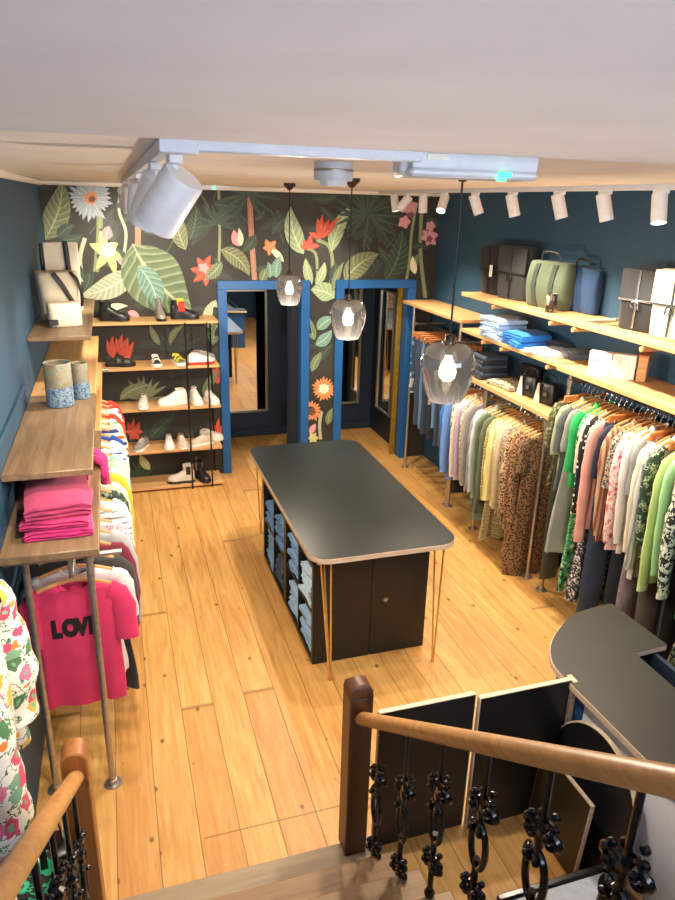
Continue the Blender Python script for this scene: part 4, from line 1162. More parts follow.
# ------------------------------------------------------------------ desk corner
e = thing('sales_desk', 'curved-end sales desk with charcoal top, white side and blue front beside the stairs', 'desk', (2.2, 1.8, 0))
o = [(1.99, .7), (1.95, 1.6), (1.935, 2.25)] + [(v.x, v.y) for v in smooth_path([(1.935, 2.25, 0), (1.945, 2.43, 0), (2.06, 2.6, 0), (2.28, 2.755, 0), (2.45, 2.80, 0), (2.60, 2.812, 0)], 5)][1:] + [(2.62, 2.395), (2.405, 2.385), (2.39, .7)]
L = e.location; loc = lambda pts: [(p[0]-L.x, p[1]-L.y) for p in pts]
tp = MB().prism(loc(o), .735, .77, .002).build('desk_top', M_PLY, e)
MB().prism(loc([(a + (.003 if a < 2.2 else -.003), b - (.003 if b > 2.3 else 0)) for a, b in o]), .77, .7725).build('linoleum_surface', M_DESK, tp)
body = [(1.985, .75), (1.985, 2.2), (2.01, 2.2), (2.01, .75)]
MB().prism(loc(body), .0, .735, .002).build('side_panel', M_WPAINT, e)
cur = [(v.x, v.y) for v in smooth_path([(1.985, 2.2, 0), (1.995, 2.41, 0), (2.1, 2.565, 0), (2.3, 2.71, 0), (2.56, 2.76, 0)], 5)]
MB().prism(loc(cur + [(2.56, 2.735), (2.3, 2.685), (2.12, 2.54), (2.02, 2.4), (2.01, 2.2)]), 0, .735).build('curved_front', painted('desk_blue', '#1f4f86', .45), e)
MB().box(.335, .36, -.9, .9, 0, .735, .002).build('rear_panel', M_NAVYD, e, loc=(-.0, -.2, 0))
MB().box(1.955-L.x, 1.984-L.x, .75-L.y, 1.84-L.y, 0, .1, .004).build('skirting', M_OAKY, e)
# boards propped between the banister and the desk
def board(name, label, x0, x1, y0, y1, h, face, lean=0.0, axis='X', edge=M_PLY):
    e = thing(name, label, 'board', ((x0+x1)/2, (y0+y1)/2, 0))
    if axis == 'X':
        w, d = (x1-x0)/2, (y1-y0)/2
        core = MB().box(-w, w, -d, d, 0, h, .002).build('core', edge, e)
        MB().box(-w+.006, w-.006, -d-.0015, -d+.001, .004, h-.004).build('black_face', face, core)
        MB().box(-w+.006, w-.006, d-.001, d+.0015, .004, h-.004).build('black_face', face, core)
    return e
M_EDGEL = timber('pale_ply_edge', '#cdb592', '#ead9bb', 'X', .55, 2, knots=False)
board('partition_board', 'black half-height board with pale edge beside the dark newel post', .975, 1.452, 2.296, 2.322, .79, M_BLACKP, edge=M_EDGEL)
board('partition_board', 'black half-height board with pale edge between the desk and the other board', 1.456, 1.948, 2.268, 2.294, .785, M_BLACKP, edge=M_EDGEL)
e = thing('corner_batten', 'slim upright batten where the black boards meet the white desk', 'batten', (1.966, 2.29, 0))
MB().box(-.014, .014, -.03, .03, 0, .775, .003).build('upright', M_PLY, e)
# arch-topped black board leaning on the desk
e = thing('arched_board', 'black arch-topped board with pale edge leaning on the white desk side', 'board', (1.86, 2.0, 0))
A = [(-.29, .0), (.3, .0), (.3, .36)] + [(.005+.295*cos(a), .38+.30*sin(a)) for a in [pi*i/20 for i in range(21)]] + [(-.29, .36)]
R4 = Matrix(((0, 0, 1, 0), (1, 0, 0, 0), (0, 1, 0, 0), (0, 0, 0, 1)))
core = MB().prism(A, -.011, .011, .002, M=R4).build('core', M_EDGEL, e, rot=(0, radians(7.2), 0), loc=(.0125, 0, .003))
A2 = [(p[0]*.975, p[1]*.985+.003) for p in A]
MB().prism(A2, -.0125, -.0105, M=R4).build('black_face', M_BLACKP, core)
e = thing('leaning_panel', 'dark brown panel with pale edges leaning in front of the arched board', 'board', (1.80, 2.07, 0))
core = MB().box(-.01, .01, -.2, .18, 0, .44, .002).build('core', M_PLY, e, rot=(0, radians(4), 0), loc=(.001, 0, .002))
MB().box(-.0115, -.0095, -.193, .173, .006, .434).build('brown_face', plain('bronze_brown', '#3a2f1d', .35), core)
# grey crate with black rim
e = thing('storage_crate', 'grey plastic crate with shiny black rim on the floor below the banister', 'crate', (1.58, 1.52, 0))
MB().box(-.25, .25, -.22, .22, 0, .215, .012).build('bin', plain('grey_plastic', '#8d95a3', .5), e)
mb = MB()
for x0, x1, y0, y1 in ((-.27, .27, .21, .24), (-.27, .27, -.24, -.21), (-.27, -.24, -.21, .21), (.24, .27, -.21, .21)): mb.box(x0, x1, y0, y1, .2, .24, .006)
mb.build('rim', M_IRON, e)
MB().box(-.238, .238, -.208, .208, .216, .228, .004).build('lid', plain('crate_lid_grey', '#9aa2b0', .45), e)

# ------------------------------------------------------------------ shelves along the left wall
def plank(name, label, x0, x1, y0, y1, ztop, th, mat, group=None, pegs=()):
    e = thing(name, label, 'shelf', ((x0+x1)/2, (y0+y1)/2, ztop-th), group=group)
    MB().box(-(x1-x0)/2, (x1-x0)/2, -(y1-y0)/2, (y1-y0)/2, 0, th, .005).build('plank', mat, e)
    for (px, py) in pegs:      # round wooden pegs that carry it
        MB().tube([(px-e.location.x, py-e.location.y, -.021), (x1-e.location.x+.02 if px < 2 else 3.5-e.location.x, py-e.location.y, -.021)], .017, 12).build('peg', M_OAKX, e)
    return e
plank('wall_shelf', 'short weathered top shelf carrying the cream bags', -.57, -.165, 5.0, 6.93, 2.01, .034, M_GREYW)
plank('wall_shelf', 'wide weathered shelf board carrying the two striped vases', -.57, -.16, 3.34, 4.79, 1.66, .036, M_GREYW)
plank('wall_shelf', 'paler shelf board running from the vases back to the shoe shelves', -.57, -.16, 4.795, 6.93, 1.66, .036, M_OAKY)
plank('wall_shelf', 'low weathered shelf board under the folded pink jumpers', -.57, -.15, 3.0, 4.78, 1.40, .04, M_GREYW)
plank('wall_shelf', 'low pine shelf board above the white and striped tops', -.57, -.15, 4.785, 6.93, 1.40, .04, M_OAKY)
RLX, RLZ = -.285, 1.245
e = thing('pipe_clothes_rack', 'steel pipe clothes rack below the left shelves holding the slogan T-shirt'.replace('left shelves', 'pink jumper shelf'), 'clothes rack', (RLX, 3.05, 0))
for nm, x, y in (('post', -.200, 3.045), ('post', -.478, 3.085), ('post', -.2, 6.85), ('post', -.478, 6.85)):
    p = MB().tube([(x-RLX, y-3.05, 0.008), (x-RLX, y-3.05, 1.36)], .0165, 12).build(nm, M_STEEL, e)
    MB().lathe([(.045,0),(.045,.006),(.024,.008),(.022,.03),(.017,.032)], 16, cap0=True).build('flange', M_STEEL, p, loc=(x-RLX, y-3.05, 0))
    MB().lathe([(.0166,0),(.024,.003),(.024,.06),(.0166,.063)], 12).build('pipe_tee', M_STEEL, p, loc=(x-RLX, y-3.05, 1.315))
MB().tube([(-.56-RLX, .0, 1.345), (-.055-RLX, .0, 1.345)], .0135, 12).build('cross_bar', M_STEEL, e)
MB().tube([(-.56-RLX, 3.8, 1.345), (-.1-RLX, 3.8, 1.345)], .0135, 12).build('cross_bar', M_STEEL, e)
MB().tube([(0, 0, RLZ), (0, 3.82, RLZ)], .0125, 12).build('hanging_rail', M_STEEL, e)
MB().tube([(0, 0, RLZ), (0, 0, 1.345)], .01, 10).build('rail_drop', M_STEEL, e)
MB().tube([(0, 3.8, RLZ), (0, 3.8, 1.345)], .01, 10).build('rail_drop', M_STEEL, e)

# vases
def vase(label, loc, r, h, seed):
    e = thing('ceramic_vase', label, 'vase', loc, group=None)
    t = NT('vase_glaze_%d' % seed); sp = t.n('ShaderNodeSeparateXYZ'); co = t.coord(); t.l(co, sp.inputs[0])
    n = t.noise(co, 60, 4, .7); n2 = t.noise(co, 26, 3)
    lo = t.ramp(n, [(.38, rgb('#1f3a62')), (.47, rgb('#4d739c')), (.56, rgb('#97a6a8')), (.62, rgb('#3f4e58'))])
    hi = t.ramp(n2, [(.35, rgb('#6d6654')), (.5, rgb('#857a60')), (.66, rgb('#617a76'))])
    t.col(t.mix(t.math('GREATER_THAN', sp.outputs['Z'], h*.46), lo, hi)); t.bump(n, .2, .003)
    m = t.set(t.ramp(n, [(0, (.3,)*3+(1,)), (1, (.55,)*3+(1,))]))
    MB().lathe([(r*.9,0),(r,.006),(r,h-.004),(r*.97,h),(r*.9,h-.003),(r*.89,.02),(.001,.018)], 40, cap0=True).build('body', m, e)
    return e
vase('larger cylindrical vase, beige above and mottled blue below, on the weathered shelf', (-.365, 4.53, 1.66), .082, .275, 1)
vase('smaller cylindrical vase, tan above and mottled blue below, beside the larger vase', (-.243, 4.68, 1.66), .052, .235, 2)

# folded pink jumpers
M_PINK = cloth('pink_jersey', '#b92866', knit=True); M_PINK2 = cloth('rose_jersey', '#a9325e'); M_PINK3 = cloth('hot_pink_jersey', '#c02470', knit=True)
g = 'folded pink jumpers on the low shelf'
folded('folded_jumper', 'hot pink folded jumper at the bottom of the pink pile', 'jumper', M_PINK3, (-.335, 3.34, 1.40), .30, .42, .048, .05, 1, g)
folded('folded_jumper', 'bright pink folded jumper in the middle of the pink pile', 'jumper', M_PINK, (-.335, 3.35, 1.448), .30, .42, .042, -.04, 2, g)
folded('folded_jumper', 'rose pink folded jumper on top of the pink pile', 'jumper', M_PINK2, (-.335, 3.36, 1.49), .29, .40, .07, .08, 3, g)
folded('folded_jumper', 'pink folded jumper behind the pink pile in the shade of the upper shelf', 'jumper', M_PINK, (-.36, 3.86, 1.40), .30, .36, .06, 0, 4, g)
folded('folded_jumper', 'pink folded jumper on the second pile in the shade of the upper shelf', 'jumper', M_PINK3, (-.36, 3.87, 1.46), .30, .36, .06, .03, 5, g)
e = thing('draped_scarf', 'crumpled pink scarf spilling over the shelf edge behind the pink pile', 'scarf', (-.2, 4.1, 1.40))
mb = MB()
rr = random.Random(5)
for k in range(4):
    mb.tube(smooth_path([(-.1, -.06+.04*k, .03), (.0, -.05+.045*k+rr.uniform(-.01,.01), .05+rr.uniform(0,.02)), (.055, -.06+.04*k, .04), (.07, -.07+.045*k, -.03), (.068, -.06+.04*k, -.09-.02*k)], 5), [.022+.006*sin(i*.9+k) for i in range(21)], 8)
mb.build('cloth', M_PINK3, e)

# cream bags on the top shelf
M_CREAM = cloth('cream_canvas', '#d8cdb4', .7); M_CREAM2 = cloth('pale_cream_leather', '#e6dcc4', .5)
def soft_box(w, d, h, bulge=.02, n=24, top=1.0, lean=0.0, taper=None, seed=0, pw=.45):
    """padded bag body, base at z=0"""
    r = random.Random(seed); rings = []
    zs = [0, .012, .04, .2, .4, .6, .8, .93, .985, 1.0]
    for i, z in enumerate(zs):
        k = {0: .86, 1: .95, 2: 1.0}.get(i, 1.0)
        k *= (1 - (1-top)*z)
        if i >= 8: k *= (.96 if i == 8 else .86)
        b = bulge*sin(pi*min(1, z*1.02))
        dk = taper(z) if taper else 1.0
        ring = []
        for j in range(n):
            a = 2*pi*j/n
            x = (w/2*k)*math.copysign(abs(cos(a))**pw, cos(a)); y = (d/2*k*dk + b)*math.copysign(abs(sin(a))**(pw+.15), sin(a))
            ring.append((x + r.uniform(-.002, .002), y + lean*z*h + r.uniform(-.002, .002), z*h))
        rings.append(ring)
    return MB().loft(rings)
def strap(pts, w, th, name, mat, parent, up=(1,0,0)):
    return MB().tube(smooth_path(pts, 5), w/2, 8, flat=th/w, up=up).build(name, mat, parent)
e = thing('tall_backpack', 'tall cream roll-top backpack with black strap at the back of the top shelf', 'backpack', (-.375, 6.15, 2.01), .12)
soft_box(.27, .14, .43, .02, seed=1).build('body', M_CREAM, e)
MB().box(-.13, .13, -.085, -.07, .26, .55, .012).build('roll_top_flap', M_CREAM2, e)
strap([(.035, -.09, .56), (.04, -.1, .45), (.045, -.098, .3)], .04, .008, 'black_strap', M_BLACK, e)
strap([(-.14, -.06, .54), (-.145, -.07, .4), (-.14, -.06, .25)], .03, .008, 'black_strap', M_BLACK, e)
e = thing('shoulder_bag', 'cream canvas shoulder bag with two black straps leaning on the tall backpack', 'bag', (-.40, 5.72, 2.01), .35)
soft_box(.26, .16, .36, .025, top=1.18, seed=2).build('body', M_CREAM, e)
strap([(-.05, -.11, .36), (-.0, -.125, .28), (.06, -.115, .17), (.1, -.1, .1)], .035, .007, 'black_strap', M_BLACK, e)
strap([(.08, -.09, .36), (.12, -.115, .3), (.15, -.1, .2), (.15, -.08, .1)], .03, .007, 'black_strap', M_BLACK, e)
e = thing('cream_pouch', 'small cream pouch with a black tab at the front of the top shelf', 'pouch', (-.345, 5.42, 2.01), .25)
soft_box(.23, .11, .17, .02, seed=3, pw=.5).build('body', M_CREAM2, e)
MB().box(-.125, -.06, -.08, -.055, .02, .06, .004).build('black_tab', M_BLACK, e)

# ------------------------------------------------------------------ shoe shelves
SZ = [1.775, 1.328, .903, .45, .05]
e = thing('shoe_rack', 'five-tier pine shoe rack with thin black uprights against the jungle mural', 'shoe rack', (.22, 7.13, 0))
for z in SZ: MB().box(-.75, .76, -.18, .17, z-.028, z, .004).build('shelf_board', M_OAKX, e)
for x in (.432, .642):
    MB().tube([(x, -.188, 0), (x, -.188, 1.76)], .0085, 8).build('upright_rod', M_BLACK, e)
for x in (-.7, .72):
    MB().tube([(x, .15, 0), (x, .15, 1.76)], .0085, 8).build('upright_rod', M_BLACK, e)
def shoe(name, label, kind, mu, ms, loc, rotz, L=.25, ma=None, group='shoes on the shoe rack', tall=.2):
    ma = ma or M_BLACK
    e = thing(name, label, {'b': 'boot', 's': 'shoe', 'd': 'sandal', 'h': 'shoe'}[kind], loc, rotz, group)
    T = [0, .05, .14, .28, .42, .55, .66, .76, .88, .96, 1.0]
    Wd = [.013, .035, .048, .053, .050, .043, .039, .039, .040, .033, .017]
    k = L/.26
    y = lambda t: -L/2 + L*t
    out = [(Wd[i]*1.1*k, y(T[i])) for i in range(len(T))] + [(-Wd[i]*1.1*k, y(T[i])) for i in range(len(T)-1, -1, -1)]
    sh = .03 if kind != 'd' else .034
    MB().prism(out, 0, sh, .004).build('sole', ms, e)
    if kind == 'd':
        f = [(p[0]*.93, p[1]*.97) for p in out]
        MB().prism(f, sh, sh+.004).build('footbed', ma, e)
        for t0, t1, hh in ((.16, .34, .05), (.45, .58, .065)):
            R = []
            for tt in (t0, (t0+t1)/2, t1):
                R.append([(.046*k*cos(a), y(tt)+.01*sin(a), sh-.006+hh*sin(a)) for a in [pi*i/14 for i in range(15)]] + [(.041*k*cos(a), y(tt)+.01*sin(a), sh-.006+(hh-.006)*sin(a)) for a in [pi*i/14 for i in range(14, -1, -1)]])
            MB().loft(R).build('strap', mu, e)
        R = [[(.036*k*cos(a), y(.82)+.05*sin(a)*k, z) for a in [pi*i/12 for i in range(13)]] + [(.031*k*cos(a), y(.82)+.044*sin(a)*k, z) for a in [pi*i/12 for i in range(12, -1, -1)]] for z in (sh+.03, sh+.055)]
        MB().loft(R).build('heel_strap', mu, e)
        return e
    hs = {'s': [.012, .034, .045, .052, .064, .078, .082, .078, .082, .078, .05], 'h': [.014, .036, .048, .058, .078, .105, .125, .13, .135, .125, .09], 'b': [.012, .036, .05, .06, .075, .1, .12, .13, .13, .12, .09]}[kind]
    R = []
    for i, t in enumerate(T):
        w, h = Wd[i]*k, hs[i]
        ring = [(w*1.02*math.copysign(abs(cos(a))**.8, cos(a)), y(t), sh-.004 + h*sin(a)**.85) for a in [pi*j/12 for j in range(13)]]
        ring += [(w*.9*math.copysign(abs(cos(a))**.8, cos(a)), y(t), sh-.006) for a in [pi*j/4 for j in range(3, 0, -1)]]
        R.append(ring)
    up = MB().loft(R).build('upper', mu, e)
    oy = y(.76)
    if kind == 'b':
        rings = [(.030, .046, .09), (.033, .05, .12), (.034, .05, .15), (.036, .052, tall), (.033, .048, tall), (.030, .045, tall-.03)]
        MB().loft([[(a*k*cos(q), oy+.004+b*k*sin(q), sh+z) for q in [2*pi*j/18 for j in range(18)]] for a, b, z in rings], False, True).build('shaft', mu, e)
        for s in (-1, 1):
            MB().box(s*.034*k-.0035, s*.034*k+.0035, oy-.018, oy+.03, sh+.06, sh+tall-.015, .003).build('elastic_gusset', ma, e)
        MB().box(-.006, .006, oy+.05*k, oy+.058*k, sh+tall-.03, sh+tall+.025, .002).build('pull_tab', ma, e)
    else:
        top = sh + hs[7]
        MB().lathe([(.026*k, .0), (.029*k, .006), (.026*k, .012), (.021*k, .01), (.02*k, .0)], 18, c=(0, oy, top-.006), sy=1.45).build('collar', mu, e)
        MB().lathe([(.001, 0), (.0225*k, .001)], 18, c=(0, oy, top+.001), sy=1.45, cap0=True).build('lining', ma, e)
        lm = MB()
        for q in range(4):
            t = .36 + .07*q; h = hs[3] + (hs[5]-hs[3])*(t-.28)/.27
            lm.tube([(-.02*k, y(t), sh+h*.88), (0, y(t), sh+h+.001), (.02*k, y(t), sh+h*.88)], .003, 6)
        lm.build('laces', M_TAG if mu not in (M_SW, M_SW2) else M_LACE, e)
    return e
M_SW = plain('white_leather', '#e7e4dc', .45, vary=.02); M_SW2 = plain('off_white_leather', '#cfc8ba', .5, vary=.03); M_LACE = plain('grey_laces', '#b9b6ae', .7)
M_SBLK = plain('black_leather', '#1d1d20', .35, vary=.05); M_SGRY = plain('grey_suede', '#8b877f', .8, vary=.08); M_SSIL = plain('silver_leather', '#8d8a85', .4, .3)
M_SYEL = plain('yellow_rubber', '#d6d43a', .5); M_SRED = plain('red_rubber', '#c83a2e', .5); M_SOLEW = plain('white_rubber', '#e9e7e0', .55, vary=.02)
M_SPNK = plain('blush_leather', '#d8b8a8', .5); M_SBEI = plain('beige_suede', '#c3b69e', .85); M_SGRN = plain('green_black_leather', '#2c3630', .45, vary=.1)
M_MURED = plain('red_card', '#d03020', .6); M_MUYEL = plain('yellow_card', '#e0b428', .6)
SY = 7.08
def on(i, x, dy=0): return (x, SY+dy, SZ[i])
shoe('ankle_boot', 'black ankle boot lying toe towards the mirror, top shelf beside the cream bags', 'b', M_SBLK, M_SBLK, on(0, .0), pi/2-.15, .28, tall=.15)
shoe('ankle_boot', 'small silver ankle boot with a pull tab facing out on the top shelf', 'b', M_SSIL, M_SBLK, on(0, .43, -.02), .1, .22, M_SGRY, tall=.17)
b = shoe('ankle_boot', 'chunky black boot with red and yellow swing ticket on the top shelf', 'b', M_SBLK, M_SBLK, on(0, .67, .02), pi/2-.1, .28, tall=.13)
MB().box(-.004, .004, -.035, .03, .05, .15, .002).build('red_ticket', M_MURED, b, loc=(-.05, .03, .03))
MB().box(-.004, .004, -.02, .04, .12, .19, .002).build('yellow_ticket', M_MUYEL, b, loc=(-.046, .03, .02))
shoe('strap_sandal', 'dark green and black chunky sandal on the second shelf', 'd', M_SGRN, M_SBLK, on(1, .02), pi/2-.1, .29, M_SGRN)
shoe('strap_sandal', 'white strappy sandal facing out on the second shelf', 'd', M_SW, M_SOLEW, on(1, .36, -.03), .05, .24, M_SBLK)
shoe('strap_sandal', 'yellow strappy sandal facing out on the second shelf', 'd', M_SYEL, M_SOLEW, on(1, .58, -.03), .25, .24, M_SGRY)
shoe('low_sneaker', 'white sneaker on a bright red sole on the second shelf', 's', M_SW, M_SRED, on(1, .80, -.06), pi/2+.1, .27, M_SGRY)
shoe('low_sneaker', 'grey sneaker standing behind the red-soled one on the second shelf', 's', M_SGRY, M_SOLEW, on(1, .84, .1), pi/2+.25, .26, M_SRED)
shoe('low_sneaker', 'plain white sneaker facing out nearest the striped tops on the third shelf', 's', M_SW2, M_SOLEW, on(2, .21, -.03), -.15, .26)
shoe('high_top_sneaker', 'white high-top sneaker standing side-on in the middle of the third shelf', 'h', M_SW, M_SOLEW, on(2, .50), -pi/2+.1, .30, M_SW2)
shoe('high_top_sneaker', 'white high-top sneaker facing out behind the black rod on the third shelf', 'h', M_SW, M_SOLEW, on(2, .74, -.02), .2, .25, M_SBLK)
shoe('low_sneaker', 'white sneaker with grey tongue between the two black rods on the third shelf', 's', M_SW, M_SOLEW, on(2, .9, -.02), .3, .25, M_SGRY)
shoe('low_sneaker', 'grey and white sneaker half hidden by the hanging tops on the fourth shelf', 's', M_SGRY, M_SOLEW, on(3, .16, -.02), -.5, .25)
shoe('low_sneaker', 'white sneaker with grey tongue facing out on the fourth shelf', 's', M_SW, M_SOLEW, on(3, .44, -.03), -.05, .25, M_SGRY)
shoe('low_sneaker', 'blush pink sneaker with white toe facing out on the fourth shelf', 's', M_SPNK, M_SOLEW, on(3, .575, -.03), .08, .25)
shoe('low_sneaker', 'beige suede sneaker standing side-on on the fourth shelf', 's', M_SBEI, M_SOLEW, on(3, .77, -.03), -pi/2+.25, .27, M_SGRY)
shoe('low_sneaker', 'cream sneaker behind the outer black rod on the fourth shelf', 's', M_SW2, M_SOLEW, on(3, .90, .12), 1.2, .26, M_SBEI)
shoe('chelsea_boot', 'off-white chelsea boot with black elastic on the bottom shelf', 'b', M_SW2, M_SBLK, on(4, .54, -.04), -pi/2-.1, .29, M_SBLK, tall=.17)
shoe('chelsea_boot', 'black chelsea boot between the rods on the bottom shelf', 'b', M_SBLK, M_SBLK, on(4, .77, -.03), .4, .26, M_SGRY, tall=.17)

# ------------------------------------------------------------------ hangers and hanging clothes
def hanger_proto(name, mat, clip):
    e = thing(name, 'x', 'hanger', (0,0,0))
    mb = MB()
    if not clip:
        P = smooth_path([(-.215, 0, -.152), (-.15, .004, -.122), (-.06, .0, -.088), (0, 0, -.078), (.06, 0, -.088), (.15, .004, -.122), (.215, 0, -.152)], 3)
        mb.tube(P, [.010+.006*abs(p.x)/.2 for p in P], 8, flat=.55, up=(0,0,1))
    else:
        mb.box(-.19, .19, -.008, .008, -.125, -.062, .004)
    b = mb.build('shoulder_bar' if not clip else 'clamp_bar', mat, e)
    if clip:
        for x in (-.14, .14): MB().box(x-.012, x+.012, -.012, .012, -.15, -.1, .002).build('clip', M_HOOK, b)
    MB().tube([(-.019, 0, -.004)] + [(-.019*cos(a), 0, .019*sin(a)) for a in [pi*i/10 for i in range(11)]] + [(.017, 0, -.015), (.003, 0, -.035), (0, 0, -.06), (0, 0, -.085)], .0021, 6).build('hook', M_HOOK, e)
    return e
HP = {}
def hang(kind, label, loc, rotz, group):
    mat = M_HANGERD if kind == 'clip_hanger' else M_HANGER
    if kind not in HP:
        HP[kind] = hanger_proto(kind, mat, kind == 'clip_hanger'); o = HP[kind]
    else: o = copy_tree(HP[kind])
    o.location = loc; o.rotation_euler = (0, 0, rotz)
    tag(o, label, 'hanger', group); return o

def torso_mesh(L, W, flare, seed, depth=.024, scoop=.035, fold=.013, hemcurve=0.0, ztop=-.092):
    r = random.Random(seed); n = 36
    ph = [r.uniform(0, 6.3) for _ in range(6)]
    base = [(0, .072, .016), (.010, .092, .020), (.026, .14, .024), (.044, W*.93, depth), (.066, W, depth), (.10, W*1.0, depth)]
    body = 9
    for i in range(1, body+1):
        t = i/body
        base.append((.10 + (L-.10)*t, W*(1-.06*sin(pi*min(1, t*1.1))) + flare*t, depth*(1+.25*t)))
    rings = []
    for i, (dz, hw, hd) in enumerate(base):
        t = dz/L
        ring = []
        for j in range(n):
            a = 2*pi*j/n
            cx, sy = cos(a), sin(a)
            x = hw*math.copysign(abs(cx)**.75, cx)
            y = hd*math.copysign(abs(sy)**.7, sy)
            amp = fold*max(0, t-.12)*1.6
            y += amp*(sin(x*34+ph[0]+t*1.5) + .6*sin(x*61+ph[1]-t)) + .012*sin(t*3+ph[2])*t
            x += .006*t*sin(t*9+ph[3]) + .5*amp*sin(6*a+ph[4])*t
            z = ztop - dz
            if i == 0: z -= (scoop if sy < 0 else scoop*.25)*max(0, 1-(x/hw)**2)**.6
            if i == 1: z -= (scoop*.7 if sy < 0 else scoop*.1)*max(0, 1-(x/.08)**2)**.6 if abs(x) < .08 else 0
            if hemcurve and i >= len(base)-2: z += hemcurve*(x/hw)**2
            ring.append((x, y, z))
        rings.append(ring)
    return MB().loft(rings, False, False), rings
def sleeve_mesh(s, W, kind, L, seed, ztop=-.092, flat=.42):
    r = random.Random(seed*7+ (1 if s > 0 else 2)); z0 = ztop - .068
    sw = r.uniform(-.02, .02); fw = r.uniform(-.035, .005)
    if kind == 'short':
        pts = [(s*(W-.05), 0, z0), (s*(W-.01), 0, z0-.025), (s*(W+.012), fw*.3, z0-.09), (s*(W+.02), fw*.5, z0-L)]
        rad = [.056, .06, .06, .06]
    elif kind == 'puff':
        pts = [(s*(W-.05), 0, z0), (s*(W+.01), 0, z0-.03), (s*(W+.05), fw, z0-.18), (s*(W+.06+sw), fw, z0-.34), (s*(W+.05+sw), fw*1.4, z0-L+.07), (s*(W+.04+sw), fw*1.5, z0-L+.05), (s*(W+.04+sw), fw*1.5, z0-L)]
        rad = [.06, .075, .085, .10, .085, .042, .045]
    else:
        pts = [(s*(W-.05), 0, z0), (s*(W-.002), 0, z0-.025), (s*(W+.028), fw*.3, z0-.14), (s*(W+.036+sw*.4), fw*.8, z0-.32), (s*(W+.032+sw*.7), fw*1.2, z0-L*.82), (s*(W+.026+sw), fw*1.5, z0-L)]
        rad = [.058, .066, .062, .054, .046, .04]
    m = MB(); P = smooth_path(pts, 3); n = len(P)
    R = [rad[min(len(rad)-1, i//3)]*(1-(i % 3)/3) + rad[min(len(rad)-1, i//3+1)]*((i % 3)/3) for i in range(n)]
    ph = r.uniform(0, 6)
    R = [q*(1+.07*sin(i*2.3+ph)+.04*sin(i*1.1+2*ph)) for i, q in enumerate(R)]
    m.tube(P, R, 12, cap=False, flat=flat, up=(1,0,0))
    return m, P[-1], R[-1]
def garment(name, label, cat, mat, loc, rotz, group, L=.62, W=.20, sl='long', sL=.55, flare=.0, seed=0, collar=None, cmat=None, cuff=None, depth=.022, scoop=.035, hemcurve=0, belt=None, fold=.014, buttons=None, sflat=.42):
    e = thing(name, label, cat, loc, rotz, group)
    tm, rings = torso_mesh(L, W, flare, seed, depth, scoop, fold, hemcurve)
    body = tm.build('body', mat, e, sharp=70)
    if sl:
        for s in (-1, 1):
            sm, pe, re = sleeve_mesh(s, W, sl, sL, seed, flat=sflat)
            so = sm.build('sleeve', mat, e, sharp=70)
            if cuff:
                MB().tube([(pe.x, pe.y, pe.z+.012), (pe.x, pe.y, pe.z-.03)], re*1.04, 12, cap=False, flat=sflat+.05, up=(1,0,0)).build('cuff', cuff, so)
    if collar == 'band':
        MB().tube(rings[0] + [rings[0][0]], .007, 7, cap=False, up=(0,0,1)).build('neckband', cmat or mat, e)
    elif collar == 'shirt':
        R0 = [(x*1.02, y*1.1, z+.004) for x, y, z in rings[0]]; R1 = [(x*1.0, y*1.2, z+.03) for x, y, z in rings[0]]; R2 = [(x*1.28, y*1.9, z-.004) for x, y, z in rings[0]]
        MB().loft([R0, R1, R2], False, False).build('collar', cmat or mat, e, sharp=70)
    if buttons:
        for k in range(5):
            MB().lathe([(.001, 0), (.006, .001), (.006, .003), (.001, .004)], 10, M=Matrix.Rotation(pi/2, 4, 'X')).build('button', buttons, e, loc=(0, -depth-.006, -.17-k*.09))
    return e
def trousers(name, label, mat, loc, rotz, group, L=.95, W=.17, seed=0, cat='trousers', wmat=None, wide=1.0):
    e = thing(name, label, cat, loc, rotz, group); r = random.Random(seed)
    R = []
    for dz, hw, hd in ((0, W, .018), (.04, W*1.01, .022), (.14, W*1.08, .028), (.24, W*1.1, .03), (.27, W*1.08, .028)):
        R.append([(hw*math.copysign(abs(cos(a))**.7, cos(a)), hd*math.copysign(abs(sin(a))**.8, sin(a)) + .004*sin(cos(a)*20+seed), -.115-dz) for a in [2*pi*j/28 for j in range(28)]])
    MB().loft(R, False, True).build('hips', mat, e, sharp=70)
    MB().loft([[(x*1.015, y*1.12, z+.004) for x, y, z in R[0]], [(x*1.015, y*1.1, z) for x, y, z in R[1]]], False, False).build('waistband', wmat or mat, e, sharp=70)
    for s in (-1, 1):
        k = r.uniform(-.015, .015)
        P = smooth_path([(s*W*.54, 0, -.33), (s*W*.55, k*.5, -.5), (s*(W*.55), k, -.115-L*.7), (s*W*.55+k*.4, k, -.115-L)], 4)
        MB().tube(P, [W*.52*(1 - (.22/wide)*i/12)*(1+.04*sin(i*1.3+seed)) for i in range(len(P))], 12, cap=False, flat=.26, up=(1,0,0)).build('trouser_leg', mat, e, sharp=70)
    return e

